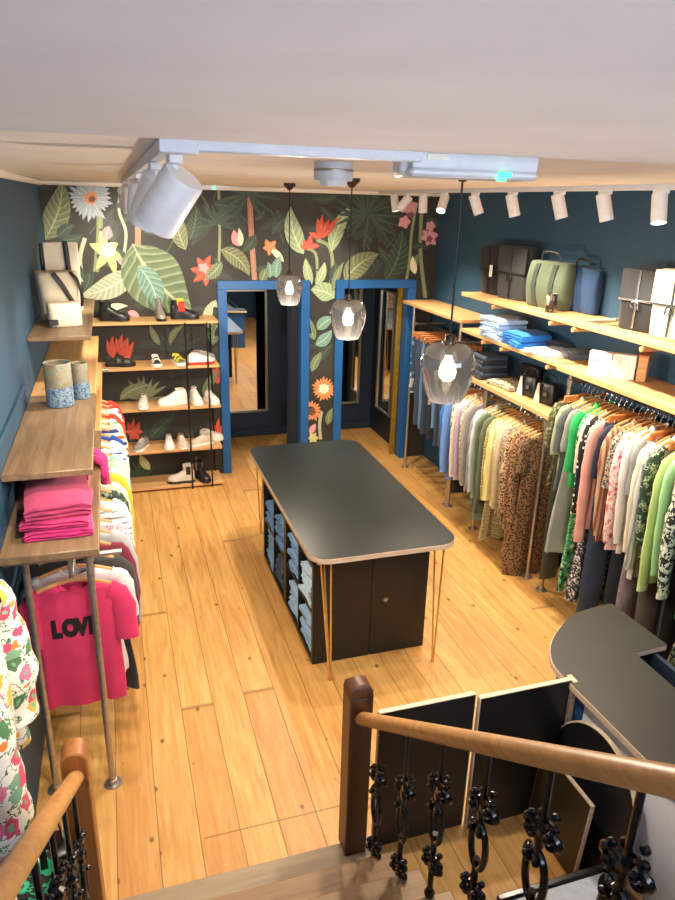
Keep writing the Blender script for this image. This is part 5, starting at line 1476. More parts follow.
PAT = dict(
  leo_tan=pattern('leopard_tan', 'leopard', ['#b99a72', '#2b1d14', '#6b4428'], 70), leo_brown=pattern('leopard_brown', 'leopard', ['#9c7650', '#23170f', '#59381f'], 64),
  leo_rust=pattern('leopard_rust', 'leopard', ['#b0825a', '#40241a', '#7e4a30'], 76), leo_cream=pattern('leopard_cream', 'leopard', ['#ded0b2', '#2d2620', '#8e7350'], 66),
  leo_mono=pattern('leopard_mono', 'leopard', ['#d9d6cd', '#1b1b1d', '#4e4c4a'], 70), leo_grey=pattern('leopard_grey', 'leopard', ['#a7a293', '#35312c', '#6d665a'], 66),
  snake=pattern('snake_khaki', 'snake', ['#a79a68', '#5d5430', '#c8bc8e'], 26), snake2=pattern('snake_sand', 'snake', ['#cbb994', '#6d5a3c', '#e2d4b4'], 30),
  floral=pattern('floral_garden', 'floral', ['#f4efe2', '#4f7d52', '#e27a9a', '#ec8a3a', '#f0b24a', '#d8516e', '#7fb08a'], 17),
  floral_g=pattern('floral_green', 'floral', ['#1f8a4c', '#bfe3b8', '#e8f2d8', '#5fc07a', '#123e26'], 24),
  floral_k=pattern('floral_black', 'floral', ['#1d1f22', '#8a9a7a', '#e4e4d8', '#6a7f5c', '#c4c8b2'], 30),
  floral_p=pattern('floral_pink', 'floral', ['#f1d9d2', '#d8738a', '#e8a07c', '#f4ebe0', '#b84a68'], 26),
  camo=pattern('camo_green', 'speckle', ['#33463a', '#6f8a66', '#c8d0b8', '#1e2822'], 24), bwg=pattern('black_white_green', 'speckle', ['#20251f', '#e6e9da', '#8fb578', '#e6e9da'], 34),
  speck=pattern('speckled_mono', 'speckle', ['#2a2a2e', '#c9c6c4', '#e7e4e0'], 60), mauve=pattern('mauve_fleck', 'speckle', ['#a3959c', '#c9bdc0', '#7d7078'], 70),
  olive_f=pattern('olive_fleck', 'speckle', ['#4a4c34', '#7a7a58', '#a8a482'], 32), mint_f=pattern('mint_print', 'speckle', ['#a8d6c0', '#e2f0e6', '#76b89c'], 22),
  dots=pattern('white_dots_on_black', 'dots', ['#1b1c20', '#e8e6e0'], 26), str_wb=pattern('stripe_white_blue', 'stripe_h', ['#eef0ee', '#eef0ee', '#3f62a8'], 20),
  str_rw=pattern('stripe_red_white', 'stripe_h', ['#e9e4dc', '#c83c34'], 18), str_gw=pattern('stripe_grey_white', 'stripe_h', ['#e7e5e0', '#e7e5e0', '#8b8f94'], 26),
  str_ow=pattern('stripe_orange_navy', 'stripe_h', ['#f0ece2', '#e2622e', '#f0ece2', '#2c3c78'], 9), str_y=pattern('stripe_lemon', 'stripe_v', ['#f1ecc2', '#d9cf72'], 24),
  str_tan=pattern('stripe_tan', 'stripe_v', ['#c39a78', '#8a5c44'], 30), str_gv=pattern('stripe_grey_v', 'stripe_v', ['#c9cac4', '#c9cac4', '#8d9288'], 34),
  str_green=pattern('stripe_mint', 'stripe_h', ['#e7efdf', '#7fae84'], 22), plaid=pattern('plaid_brown', 'plaid', ['#a58c6c', '#5c4634'], 16))
def cl(h, knit=False, _c={}):
    if (h, knit) not in _c: _c[(h, knit)] = cloth('cloth_%s' % h, '#'+h, knit=knit)
    return _c[(h, knit)]

# --- pipe racks and shelves along the right wall
RX = 3.265
def pipe_rack(label, y0, y1, zt, rail_z, mids=()):
    e = thing('pipe_clothes_rack', label, 'clothes rack', (RX, (y0+y1)/2, 0))
    yc = (y0+y1)/2
    for y in (y0, y1) + tuple(mids):
        p = MB().tube([(3.112-RX, y-yc, .006), (3.112-RX, y-yc, zt)], .0155, 12).build('post', M_STEEL, e)
        MB().lathe([(.042,0),(.042,.006),(.024,.008),(.022,.03),(.0165,.032)], 16, cap0=True).build('flange', M_STEEL, p, loc=(3.112-RX, y-yc, 0))
        MB().tube([(3.112-RX, y-yc, rail_z), (3.488-RX, y-yc, rail_z)], .0135, 10).build('wall_arm', M_STEEL, e)
        MB().lathe([(.0156,0),(.023,.003),(.023,.05),(.0156,.053)], 12).build('pipe_tee', M_STEEL, p, loc=(3.112-RX, y-yc, rail_z-.025))
    MB().tube([(0, y0-yc, rail_z), (0, y1-yc, rail_z)], .0125, 12).build('hanging_rail', M_DSTEEL, e)
    return e
Z_A, Z_B, Z_C = 1.68, 1.335, 1.72
pipe_rack('steel pipe rack holding the jeans beside the fitting room', 5.89, 6.99, 1.86, Z_A)
pipe_rack('steel pipe rack of blue, grey and leopard clothes below the handbag shelf', 4.363, 5.849, 1.38, Z_B, (5.307,))
pipe_rack('steel pipe rack of green and pink clothes beside the sales desk', 2.42, 4.152, 1.785, Z_C)
plank('wall_shelf', 'short pine shelf on top of the jeans rack', 3.09, 3.49, 5.87, 7.29, 1.90, .034, M_OAKX)
plank('wall_shelf', 'pine top shelf carrying the black and grey bags', 3.09, 3.49, 4.265, 5.90, 2.155, .034, M_OAKY, pegs=((3.08, 5.3), (3.08, 4.45)))
plank('wall_shelf', 'pine top shelf carrying the white bag and dark backpack', 3.09, 3.49, 2.3, 4.262, 2.155, .034, M_OAKY, pegs=((3.08, 4.17), (3.08, 3.47)))
plank('wall_shelf', 'pine middle shelf carrying the folded blue jumpers', 3.09, 3.49, 4.31, 5.845, 1.83, .034, M_OAKY, pegs=((3.08, 5.42), (3.08, 5.1), (3.08, 4.42)))
plank('wall_shelf', 'pine shelf carrying the two white boxes over the green clothes', 3.06, 3.49, 2.3, 4.27, 1.83, .042, M_OAKY)
plank('wall_shelf', 'pine shelf carrying the small handbags over the leopard clothes', 3.08, 3.49, 4.30, 5.86, 1.425, .042, M_OAKY)

def place(rows, y0, y1, x, z, where, group, hgroup, seed0, jit=.10, rot=0.0):
    n = len(rows)
    for i, row in enumerate(rows):
        short, name, cat, mat, L, W, sl, sL, kw = row
        y = y0 + (y1-y0)*i/max(1, n-1)
        if seed0 == 400:        # leave room for the middle post of this rack
            y = 5.76 - (5.76-y)*.40/.453 if y > 5.307 else 4.43 + (y-4.43)*.82/.877
        r = random.Random(seed0+i)
        rz = rot + jit*.7*sin(i*.62+seed0) + r.uniform(-.02, .02)
        x_ = x
        lab = short + (' ' + where if where else '')
        if cat in ('trousers', 'jeans', 'skirt'):
            trousers(name, lab, mat, (x_, y, z), rz, group, L, W, seed0+i, cat, **kw)
            hang('clip_hanger', 'clip hanger gripping the ' + short, (x_, y, z), rz, hgroup)
        else:
            garment(name, lab, cat, mat, (x_, y, z), rz, group, L, W, sl, sL, seed=seed0+i, **kw)
            hang('coat_hanger', 'wooden hanger inside the ' + short, (x_, y, z), rz, hgroup)

D = dict
# jeans bay, from the fitting room towards the stairs
JE = [('tie-dye blue and white jeans', 'hanging_jeans', 'jeans', pattern('tie_dye', 'speckle', ['#27405f', '#6a8fb0', '#dfe8ee'], 16), .62, .18, 0, 0, D()),
      ('charcoal straight jeans', 'hanging_jeans', 'jeans', DEN[3], .96, .17, 0, 0, D()),
      ('mid blue slim jeans', 'hanging_jeans', 'jeans', DEN[2], .98, .16, 0, 0, D()),
      ('inky blue wide jeans', 'hanging_jeans', 'jeans', denim('denim_ink', '#141d2c', '#24344c'), 1.0, .18, 0, 0, D(wide=1.8)),
      ('black coated jeans', 'hanging_jeans', 'jeans', denim('denim_black', '#131416', '#26282b'), 1.02, .165, 0, 0, D()),
      ('washed blue cropped jeans', 'hanging_jeans', 'jeans', DEN[1], .86, .17, 0, 0, D()),
      ('dark indigo flared jeans', 'hanging_jeans', 'jeans', denim('denim_indigo', '#1a2842', '#2b4368'), 1.03, .17, 0, 0, D(wide=2.2)),
      ('slate grey jeans', 'hanging_jeans', 'jeans', denim('denim_slate', '#3b4148', '#555d66'), 1.0, .17, 0, 0, D()),
      ('deep navy skinny jeans', 'hanging_jeans', 'jeans', denim('denim_navy', '#101a2c', '#1e2f4a'), 1.0, .155, 0, 0, D())]
place(JE, 6.84, 6.02, RX-.03, Z_A, 'on the jeans rack', 'jeans hanging beside the fitting room', 'clip hangers on the jeans rack', 300, .18)
for k, (y, z) in enumerate(((6.80, 1.12), (6.30, 1.06))):
    e = thing('swing_tag', 'white card swing tag hanging from the %s' % ('upper tie-dye jeans' if k == 0 else 'dark jeans beside the tie-dye pair'), 'tag', (3.055, y, z))
    MB().box(-.03, .03, -.0015, .0015, -.1, 0, .001).build('card', M_TAG, e, rot=(0, .3, .5))
    MB().tube([(0, 0, 0), (.01, .005, .06), (.03, .01, .10)], .001, 5).build('string', M_BLACK, e)

# middle bay, from the jeans towards the stairs
RB = [('bright blue knitted jumper', 'hanging_jumper', 'jumper', cl('2f7fd0', True), .62, .20, 'long', .60, D(collar='band', cuff=cl('2a72be', True))),
      ('cornflower blue shirt', 'hanging_shirt', 'shirt', cl('6f9be0'), .76, .20, 'long', .62, D(collar='shirt', buttons=M_TAG)),
      ('black trousers behind the blue shirt', 'hanging_trousers', 'trousers', cl('17181c'), .98, .17, 0, 0, D()),
      ('monochrome leopard blouse', 'hanging_blouse', 'blouse', PAT['leo_mono'], .66, .19, 'long', .58, D(collar='band')),
      ('cream linen blouse', 'hanging_blouse', 'blouse', cl('e4d9c4'), .70, .20, 'long', .60, D(collar='shirt', buttons=M_SBEI)),
      ('soft lilac jumper', 'hanging_jumper', 'jumper', cl('b9a6c2', True), .64, .20, 'long', .60, D(collar='band')),
      ('cream leopard blouse', 'hanging_blouse', 'blouse', PAT['leo_cream'], .70, .20, 'long', .58, D(collar='shirt')),
      ('stone grey cardigan', 'hanging_cardigan', 'cardigan', cl('a7a39a', True), .74, .20, 'long', .60, D(buttons=M_BLACK)),
      ('dusty blue-grey tunic', 'hanging_tunic', 'tunic', cl('8d97a6'), .80, .20, 'long', .60, D(collar='band')),
      ('pale ice grey shirt', 'hanging_shirt', 'shirt', cl('cfd6d4'), .72, .20, 'long', .60, D(collar='shirt', buttons=M_TAG)),
      ('sage green shirt dress', 'hanging_dress', 'dress', cl('70866c'), .92, .20, 'long', .62, D(collar='shirt', buttons=M_BLACK)),
      ('dark olive overshirt', 'hanging_shirt', 'shirt', cl('4b5340'), .84, .205, 'long', .66, D(collar='shirt', buttons=M_BLACK)),
      ('mossy green sweatshirt', 'hanging_sweatshirt', 'sweatshirt', cl('5f6a4c', True), .66, .20, 'long', .60, D(collar='band')),
      ('khaki snake print dress', 'hanging_dress', 'dress', PAT['snake'], 1.02, .19, 'long', .58, D(flare=.06)),
      ('yellowed cream top with thin stripes', 'hanging_blouse', 'blouse', PAT['str_y'], .68, .20, 'long', .56, D(collar='band')),
      ('sand snake print blouse', 'hanging_blouse', 'blouse', PAT['snake2'], .72, .20, 'long', .58, D(collar='band')),
      ('oatmeal knitted jumper', 'hanging_jumper', 'jumper', cl('cbb793', True), .66, .20, 'long', .58, D(collar='band')),
      ('greyish leopard shirt', 'hanging_shirt', 'shirt', PAT['leo_grey'], .76, .20, 'long', .60, D(collar='shirt')),
      ('brown checked tunic', 'hanging_tunic', 'tunic', PAT['plaid'], .80, .20, 'long', .60, D(collar='band')),
      ('tan leopard blouse', 'hanging_blouse', 'blouse', PAT['leo_tan'], .72, .20, 'puff', .56, D(collar='band')),
      ('rusty leopard dress', 'hanging_dress', 'dress', PAT['leo_rust'], 1.0, .20, 'long', .58, D(flare=.05, collar='band')),
      ('long brown leopard dress', 'hanging_dress', 'dress', PAT['leo_brown'], 1.08, .20, 'long', .60, D(flare=.06, collar='shirt')),
      ('dark brown leopard maxi dress at the end', 'hanging_dress', 'dress', pattern('leopard_dark', 'leopard', ['#80603f', '#1c120c', '#49301c'], 60), 1.14, .20, 'short', .2, D(flare=.05, collar='band'))]
RB = [(a, b, c, m, L+.12 if c not in ('trousers',) else L, W+.018, sl, sL+(.10 if sl in ('long', 'puff') else .04 if sl else 0), k) for a, b, c, m, L, W, sl, sL, k in RB]
place(RB, 5.76, 4.43, RX-.06, Z_B, 'on the middle rack', 'clothes on the middle rack', 'wooden hangers on the middle rack', 400, .14, .10)

# near bay, from the leopard dresses towards the stairs
RC = [('olive flecked blouse', 'hanging_blouse', 'blouse', PAT['olive_f'], .60, .20, 'short', .24, D(collar='band')),
      ('long dark olive trousers', 'hanging_trousers', 'trousers', cl('474736'), 1.42, .18, 0, 0, D()),
      ('sage green blouse', 'hanging_blouse', 'blouse', cl('a3b48a'), .52, .20, 'short', .26, D(collar='shirt')),
      ('charcoal marl T-shirt', 'hanging_t_shirt', 'T-shirt', cl('5a5f63'), .60, .21, 'short', .22, D(collar='band')),
      ('pale grey satin dress', 'hanging_dress', 'dress', cl('8f948c', False), 1.12, .20, 'short', .2, D(flare=.07)),
      ('vivid green satin blouse', 'hanging_blouse', 'blouse', cl('1fa85c'), .52, .21, 'short', .32, D(collar='shirt')),
      ('green flowered midi dress', 'hanging_dress', 'dress', PAT['floral_g'], 1.36, .19, 'short', .18, D(flare=.06)),
      ('cream ruffled blouse', 'hanging_blouse', 'blouse', cl('ecdcc0'), .5, .20, 'short', .3, D(collar='band')),
      ('black blouse with white dots', 'hanging_blouse', 'blouse', PAT['dots'], .82, .20, 'long', .58, D(collar='band')),
      ('speckled black and white midi dress', 'hanging_dress', 'dress', PAT['speck'], 1.36, .19, 'long', .5, D(flare=.06)),
      ('blush pink knitted jumper', 'hanging_jumper', 'jumper', cl('e2a394', True), .74, .215, 'long', .72, D(collar='band', cuff=cl('d99686', True))),
      ('dark denim dungarees', 'hanging_trousers', 'trousers', DEN[3], 1.40, .19, 0, 0, D(wide=2.0)),
      ('navy short-sleeved top', 'hanging_t_shirt', 'T-shirt', cl('1c2338'), .58, .205, 'short', .26, D(collar='band')),
      ('tan striped shirt', 'hanging_shirt', 'shirt', PAT['str_tan'], .78, .20, 'long', .64, D(collar='shirt', buttons=M_TAG)),
      ('black and grey leopard top', 'hanging_blouse', 'blouse', PAT['leo_grey'], .6, .20, 'short', .28, D(collar='band')),
      ('pink flowered blouse', 'hanging_blouse', 'blouse', PAT['floral_p'], .78, .20, 'long', .64, D(collar='band')),
      ('white cotton shirt', 'hanging_shirt', 'shirt', cl('e6e4dc'), .76, .205, 'long', .60, D(collar='shirt', buttons=M_SBEI)),
      ('mid grey T-shirt', 'hanging_t_shirt', 'T-shirt', cl('8b8f90'), .62, .21, 'short', .24, D(collar='band')),
      ('mauve flecked trousers', 'hanging_trousers', 'trousers', PAT['mauve'], 1.40, .18, 0, 0, D(wide=2.0)),
      ('ivory sweatshirt', 'hanging_sweatshirt', 'sweatshirt', cl('e9e2cc', True), .68, .21, 'long', .60, D(collar='band')),
      ('grey pinstriped shirt', 'hanging_shirt', 'shirt', PAT['str_gv'], .86, .205, 'long', .70, D(collar='shirt', buttons=M_TAG)),
      ('green camouflage blouse', 'hanging_blouse', 'blouse', PAT['camo'], .70, .20, 'long', .52, D(collar='band')),
      ('taupe brown trousers', 'hanging_trousers', 'trousers', cl('6c5f50'), 1.44, .19, 0, 0, D(wide=2.0)),
      ('lime green cardigan', 'hanging_cardigan', 'cardigan', cl('bcd682', True), .80, .21, 'long', .74, D(cuff=cl('c8de94', True), buttons=M_TAG)),
      ('pale mint knitted jumper', 'hanging_jumper', 'jumper', cl('a5dc9c', True), .70, .21, 'long', .62, D(collar='band')),
      ('quilted jacket in black, white and green flowers', 'hanging_jacket', 'jacket', PAT['bwg'], .72, .215, 'puff', .70, D(collar='band', cmat=cl('1d1f1e'), cuff=cl('c8d0b4', True))),
      ('black wide trousers', 'hanging_trousers', 'trousers', cl('151617'), 1.42, .19, 0, 0, D(wide=2.0)),
      ('mint printed blouse', 'hanging_blouse', 'blouse', PAT['mint_f'], .66, .21, 'long', .5, D(collar='shirt')),
      ('emerald green knitted jumper', 'hanging_jumper', 'jumper', cl('128a5c', True), .76, .225, 'long', .74, D(collar='band', cuff=cl('0f7d53', True))),
      ('black and sage flowered dress', 'hanging_dress', 'dress', PAT['floral_k'], 1.38, .20, 'long', .6, D(flare=.05)),
      ('leaf green printed dress nearest the desk', 'hanging_dress', 'dress', pattern('leaf_print', 'speckle', ['#46603c', '#93b07c', '#2c4028'], 30), 1.4, .20, 'long', .6, D(flare=.05))]
RC = [(a, b, c, m, L+(.05 if L < 1 else 0), W+.018, sl, sL+(.05 if sl else 0), k) for a, b, c, m, L, W, sl, sL, k in RC]
place(RC, 4.09, 2.62, RX-.085, Z_C, 'on the rack by the desk', 'clothes on the rack by the desk', 'wooden hangers on the rack by the desk', 500, .12, .12)

# left rack behind the slogan tee, towards the shoe shelves
LG = [('white T-shirt right behind the pink slogan tee', 'hanging_t_shirt', 'T-shirt', cl('d9dada'), .66, .205, 'short', .25, D(collar='band')),
      ('long charcoal vest dress behind the slogan tee', 'hanging_dress', 'dress', cl('3c3b3a'), .86, .215, 'short', .2, D(flare=.05, collar='band')),
      ('maroon long-sleeved top', 'hanging_blouse', 'blouse', cl('7a2438'), .76, .21, 'long', .5, D(collar='band')),
      ('pale grey sweatshirt', 'hanging_sweatshirt', 'sweatshirt', cl('b8babc', True), .68, .21, 'long', .56, D(collar='band')),
      ('pink and white flowered blouse', 'hanging_blouse', 'blouse', pattern('pink_white_print', 'speckle', ['#f0d4d8', '#d87890', '#f6ece8'], 30), .64, .21, 'short', .26, D(collar='band')),
      ('white and grey striped top', 'hanging_t_shirt', 'T-shirt', PAT['str_gw'], .66, .21, 'short', .28, D(collar='band')),
      ('white broderie blouse', 'hanging_blouse', 'blouse', pattern('broderie', 'dots', ['#eeece6', '#cfcbc2'], 60), .64, .215, 'short', .3, D(collar='band')),
      ('dark green printed blouse', 'hanging_blouse', 'blouse', PAT['camo'], .64, .21, 'short', .26, D(collar='band')),
      ('pale cream vest top', 'hanging_t_shirt', 'T-shirt', cl('ece4c8'), .64, .21, 'short', .26, D(collar='band')),
      ('golden yellow long cardigan', 'hanging_cardigan', 'cardigan', cl('e6bd3a', True), .80, .215, 'long', .62, D(buttons=M_TAG)),
      ('off-white sleeveless blouse', 'hanging_blouse', 'blouse', cl('e2e6d8'), .62, .21, 'short', .24, D(collar='band')),
      ('pale mint linen blouse', 'hanging_blouse', 'blouse', cl('b9d8c4'), .66, .225, 'short', .32, D(collar='shirt')),
      ('mint printed summer top', 'hanging_blouse', 'blouse', PAT['mint_f'], .64, .22, 'short', .30, D(collar='band')),
      ('white top with blue stripes', 'hanging_t_shirt', 'T-shirt', PAT['str_wb'], .66, .215, 'short', .30, D(collar='band')),
      ('plain white long shirt', 'hanging_shirt', 'shirt', cl('efefea'), .72, .215, 'long', .56, D(collar='shirt', buttons=M_TAG)),
      ('royal blue jersey top', 'hanging_t_shirt', 'T-shirt', cl('2c4fa8'), .64, .215, 'short', .28, D(collar='band')),
      ('orange, white and navy striped jumper', 'hanging_jumper', 'jumper', PAT['str_ow'], .70, .215, 'long', .60, D(collar='band')),
      ('cream knitted jumper behind the striped one', 'hanging_jumper', 'jumper', cl('efe3c4', True), .66, .215, 'long', .58, D(collar='band')),
      ('sea green striped T-shirt', 'hanging_t_shirt', 'T-shirt', PAT['str_green'], .64, .21, 'short', .28, D(collar='band')),
      ('coral red cardigan', 'hanging_cardigan', 'cardigan', cl('d8452e', True), .70, .21, 'long', .6, D(buttons=M_TAG)),
      ('snow white blouse near the shoe shelves', 'hanging_blouse', 'blouse', cl('f2f0ea'), .64, .21, 'short', .28, D(collar='band')),
      ('red and white striped top', 'hanging_t_shirt', 'T-shirt', PAT['str_rw'], .64, .21, 'short', .28, D(collar='band')),
      ('brick red jumper closest to the shoes', 'hanging_jumper', 'jumper', cl('b83a2c', True), .64, .21, 'long', .56, D(collar='band'))]
place(LG, 3.30, 6.5, RLX, RLZ, 'on the rack under the vases', 'clothes on the rack under the vases', 'wooden hangers on the rack under the vases', 600, .10)
tee = garment('slogan_t_shirt', 'pink T-shirt printed LOVE facing the stairs on the pipe rack'.replace('printed LOVE', 'with a black slogan'), 'T-shirt', cloth('rose_tee', '#d83262'), (RLX, 3.16, RLZ), .0, 'clothes on the rack under the vases', L=.70, W=.20, sl='short', sL=.27, seed=33, collar='band', depth=.02, scoop=.045, fold=.008)
hang('coat_hanger', 'wooden hanger inside the pink slogan T-shirt', (RLX, 3.16, RLZ), 0, 'wooden hangers on the rack under the vases')
body = [c for c in tee.children if c.name.startswith('body')][0]
from mathutils.bvhtree import BVHTree
bv = BVHTree.FromPolygons([v.co for v in body.data.vertices], [p.vertices[:] for p in body.data.polygons])
def on_cloth(x, z, off=.003):
    h = bv.ray_cast(Vector((x, -.5, z)), Vector((0, 1, 0)))
    return (x, (h[0].y if h[0] else -.02) - off, z)
def print_text(s, x0, zb, size, fat, parent, mat):
    for k, ch in enumerate(s):
        cu = bpy.data.curves.new('letter', 'FONT'); cu.body = ch; cu.size = size; cu.offset = fat; cu.resolution_u = 3
        to = bpy.data.objects.new('letter', cu); COL.objects.link(to)
        dg = bpy.context.evaluated_depsgraph_get(); me = bpy.data.meshes.new_from_object(to.evaluated_get(dg))
        bm = bmesh.new(); bm.from_mesh(me)
        bmesh.ops.subdivide_edges(bm, edges=[q for q in bm.edges if q.calc_length() > .02], cuts=2, use_grid_fill=False)
        bmesh.ops.triangulate(bm, faces=bm.faces)
        for v in bm.verts: v.co = Vector(on_cloth(v.co.x*.68 + x0[k], v.co.y + zb))
        bm.to_mesh(me); bm.free(); me.materials.clear(); me.materials.append(mat)
        bpy.data.objects.remove(to); bpy.data.curves.remove(cu)
        o = bpy.data.objects.new('printed_letter', me); COL.objects.link(o); o.parent = parent
print_text('LOVE', (-.125, -.075, -.012, .046), -.37, .125, .011, body, plain('print_black', '#1c1418', .8))
MB().box(-.025, .03, -.001, .001, -.012, .0, 0).build('neck_label', M_TAG, tee, loc=(.01, -.012, -.128))

# floral dresses hanging on the wall beside the stairs
for lab, x, y, z in (('steel wall hook holding the puff-sleeved flowered blouse', -.462, 1.90, 1.90), ('steel wall hook holding the longer flowered dress', -.506, 2.02, 1.80)):
    e = thing('wall_mounted_hook', lab, 'hook', (-.568, y, z))
    MB().tube([(0, 0, 0), (x+.568, 0, 0), (x+.568+.02, 0, .012)], .007, 8).build('peg', M_STEEL, e)
    MB().lathe([(.001, 0), (.025, 0), (.025, .005), (.001, .006)], 16, M=Matrix.Rotation(pi/2, 4, 'Y')).build('plate', M_STEEL, e)
garment('floral_blouse', 'cream blouse with orange and pink flowers and puffed sleeves beside the stairs', 'blouse', PAT['floral'], (-.452, 1.90, 1.90), pi/2, 'flowered clothes beside the stairs', L=.62, W=.20, sl='puff', sL=.58, seed=21, collar='band', cuff=PAT['floral'], sflat=1.0, depth=.035)
garment('floral_dress', 'longer flowered dress hanging behind the puff-sleeved flowered blouse', 'dress', PAT['floral'], (-.506, 2.02, 1.80), pi/2, 'flowered clothes beside the stairs', L=1.05, W=.20, sl='short', sL=.25, seed=22, collar='band', sflat=.4, depth=.02, flare=.06)
hang('coat_hanger', 'wooden hanger inside the puff-sleeved flowered blouse', (-.462, 1.90, 1.90), pi/2, 'hangers beside the stairs')
hang('coat_hanger', 'wooden hanger inside the longer flowered dress', (-.506, 2.02, 1.80), pi/2, 'hangers beside the stairs')
e = thing('black_handbag', 'black shiny handbag with a looped handle on the floor by the blue wall', 'handbag', (-.455, 2.45, 0), .2)
soft_box(.2, .16, .3, .02, seed=8).build('body', plain('patent_black', '#0f1012', .25), e)
MB().tube(smooth_path([(-.07, 0, .28), (-.06, .0, .42), (0, 0, .47), (.06, 0, .42), (.07, 0, .28)], 5), .007, 8).build('handle', M_HOOK, e)
MB().box(-.02, .02, -.105, -.095, .2, .24, .003).build('clasp', M_HOOK, e)
e = thing('green_tote', 'black tote bag with green and white leaf print at the foot of the blue wall', 'bag', (-.455, 2.05, 0), .1)
soft_box(.2, .2, .62, .02, seed=9).build('body', pattern('tote_leaf', 'floral', ['#101214', '#1f9a70', '#e6ece4', '#2fb088', '#0c3024'], 14), e)
strap([(-.06, 0, .6), (-.05, 0, .78), (.05, 0, .78), (.06, 0, .6)], .025, .006, 'handle', M_BLACK, e)

# ------------------------------------------------------------------ goods on the right-hand shelves
M_CHAR = cloth('charcoal_felt', '#2c2e31'); M_BLKC = cloth('black_canvas', '#131417'); M_SAGE = cloth('sage_canvas', '#505d48'); M_SAGED = cloth('dark_sage_band', '#2c352d')
def rolltop(name, label, loc, rotz, w, d, h, mat, fl, tie):
    e = thing(name, label, 'backpack', loc, rotz)
    soft_box(w, d, h, .015, seed=int(w*1000), pw=.32).build('body', mat, e)
    MB().box(-w/2+.006, w/2-.006, -d/2-.02, -d/2-.004, h*.5, h*.985, .006).build('flap', fl, e)
    MB().box(-.008, .008, -d/2-.026, -d/2-.019, .02, h*.97, .002).build('centre_strap', tie, e)
    MB().box(-w/2+.01, w/2-.01, -d/2-.027, -d/2-.02, h*.5-.007, h*.5+.007, .002).build('cross_strap', tie, e)
    mb = MB()
    for s in (-1, 1): mb.tube(smooth_path([(0, -d/2-.03, h*.5), (s*.025, -d/2-.035, h*.46), (s*.03, -d/2-.033, h*.36)], 4), .005, 6)
    mb.tube([(.028*cos(a), -d/2-.034, h*.43+.02*sin(a)) for a in [2*pi*i/12 for i in range(13)]], .004, 6, cap=False)
    mb.build('knotted_cord', tie, e)
    return e
R90 = -pi/2
rolltop('flap_backpack', 'black flap backpack with a white tag at the far end of the top shelf', (3.34, 5.73, 2.155), R90+.1, .30, .14, .43, M_BLKC, M_BLKC, M_BLACK)
rolltop('flap_backpack', 'charcoal felt backpack with tied cross straps beside the black one', (3.33, 5.365, 2.155), R90+.25, .34, .13, .44, M_CHAR, M_CHAR, M_BLACK)
e = thing('swing_tag', 'white card tag on the black backpack of the top shelf', 'tag', (3.215, 5.62, 2.42))
MB().box(-.0015, .0015, -.025, .025, -.1, 0, .001).build('card', M_TAG, e); MB().tube([(0, 0, 0), (.02, 0, .06)], .001, 5).build('string', M_BLACK, e)
e = thing('striped_tote', 'sage green cushion-like tote with two dark bands on the top shelf', 'bag', (3.305, 4.83, 2.155), R90+.22)
soft_box(.42, .09, .36, .05, seed=12, pw=.4).build('body', M_SAGE, e)
for x in (-.09, .09):
    R = []
    for zz in (.01, .08, .18, .28, .34): R.append([(x-.022, -.05-.052*sin(pi*min(1, zz/.36)), zz), (x+.022, -.05-.052*sin(pi*min(1, zz/.36)), zz), (x+.022, -.03, zz), (x-.022, -.03, zz)])
    MB().loft(R).build('dark_band', M_SAGED, e)
strap([(-.1, -.02, .35), (-.08, -.03, .42), (.06, -.03, .42), (.1, -.02, .35)], .02, .006, 'handle', M_BLACK, e)
e = thing('blue_tote', 'dark blue bag leaning on the wall behind the sage tote', 'bag', (3.44, 4.60, 2.155), R90)
soft_box(.40, .07, .33, .015, seed=14).build('body', cloth('petrol_canvas', '#183c63'), e)
strap([(-.08, -.02, .32), (-.06, -.03, .39), (.06, -.03, .39), (.08, -.02, .32)], .02, .006, 'handle', M_BLACK, e)
e = thing('patterned_candle', 'small dark marbled glass candle in front of the sage tote', 'candle', (3.19, 4.62, 2.155))
MB().lathe([(.038,0),(.042,.006),(.042,.135),(.039,.14),(.036,.135),(.036,.1),(.001,.1)], 24, cap0=True).build('jar', pattern('marbled_jar', 'speckle', ['#2c2622', '#8a7a6a', '#4a4038', '#b8a894'], 18, .25), e)
MB().tube([(0, 0, .1), (0, 0, .118)], .0015, 5).build('wick', M_BLACK, e)
rolltop('flap_backpack', 'dark grey backpack with a looped ring strap nearer the stairs on the top shelf', (3.33, 3.78, 2.155), R90+.2, .30, .15, .40, M_BLKC, M_CHAR, M_HOOK)
rolltop('flap_backpack', 'white flap backpack beside the dark grey backpack on the top shelf', (3.32, 3.46, 2.155), R90+.2, .32, .15, .42, M_CREAM2, M_CREAM2, M_CHAR)
e = thing('tasselled_scarf', 'grey fringed scarf lying beside the dark grey backpack', 'scarf', (3.23, 4.02, 2.155))
mb = MB()
for k in range(9):
    mb.tube(smooth_path([(.12-.012*k, -.08, .05), (.06-.01*k, -.02+.006*k, .03), (-.02-.006*k, .04+.012*k, .008)], 4), [.012-.0008*i for i in range(9)], 6)
mb.build('fringed_cloth', cloth('warm_grey_knit', '#8a8078'), e)
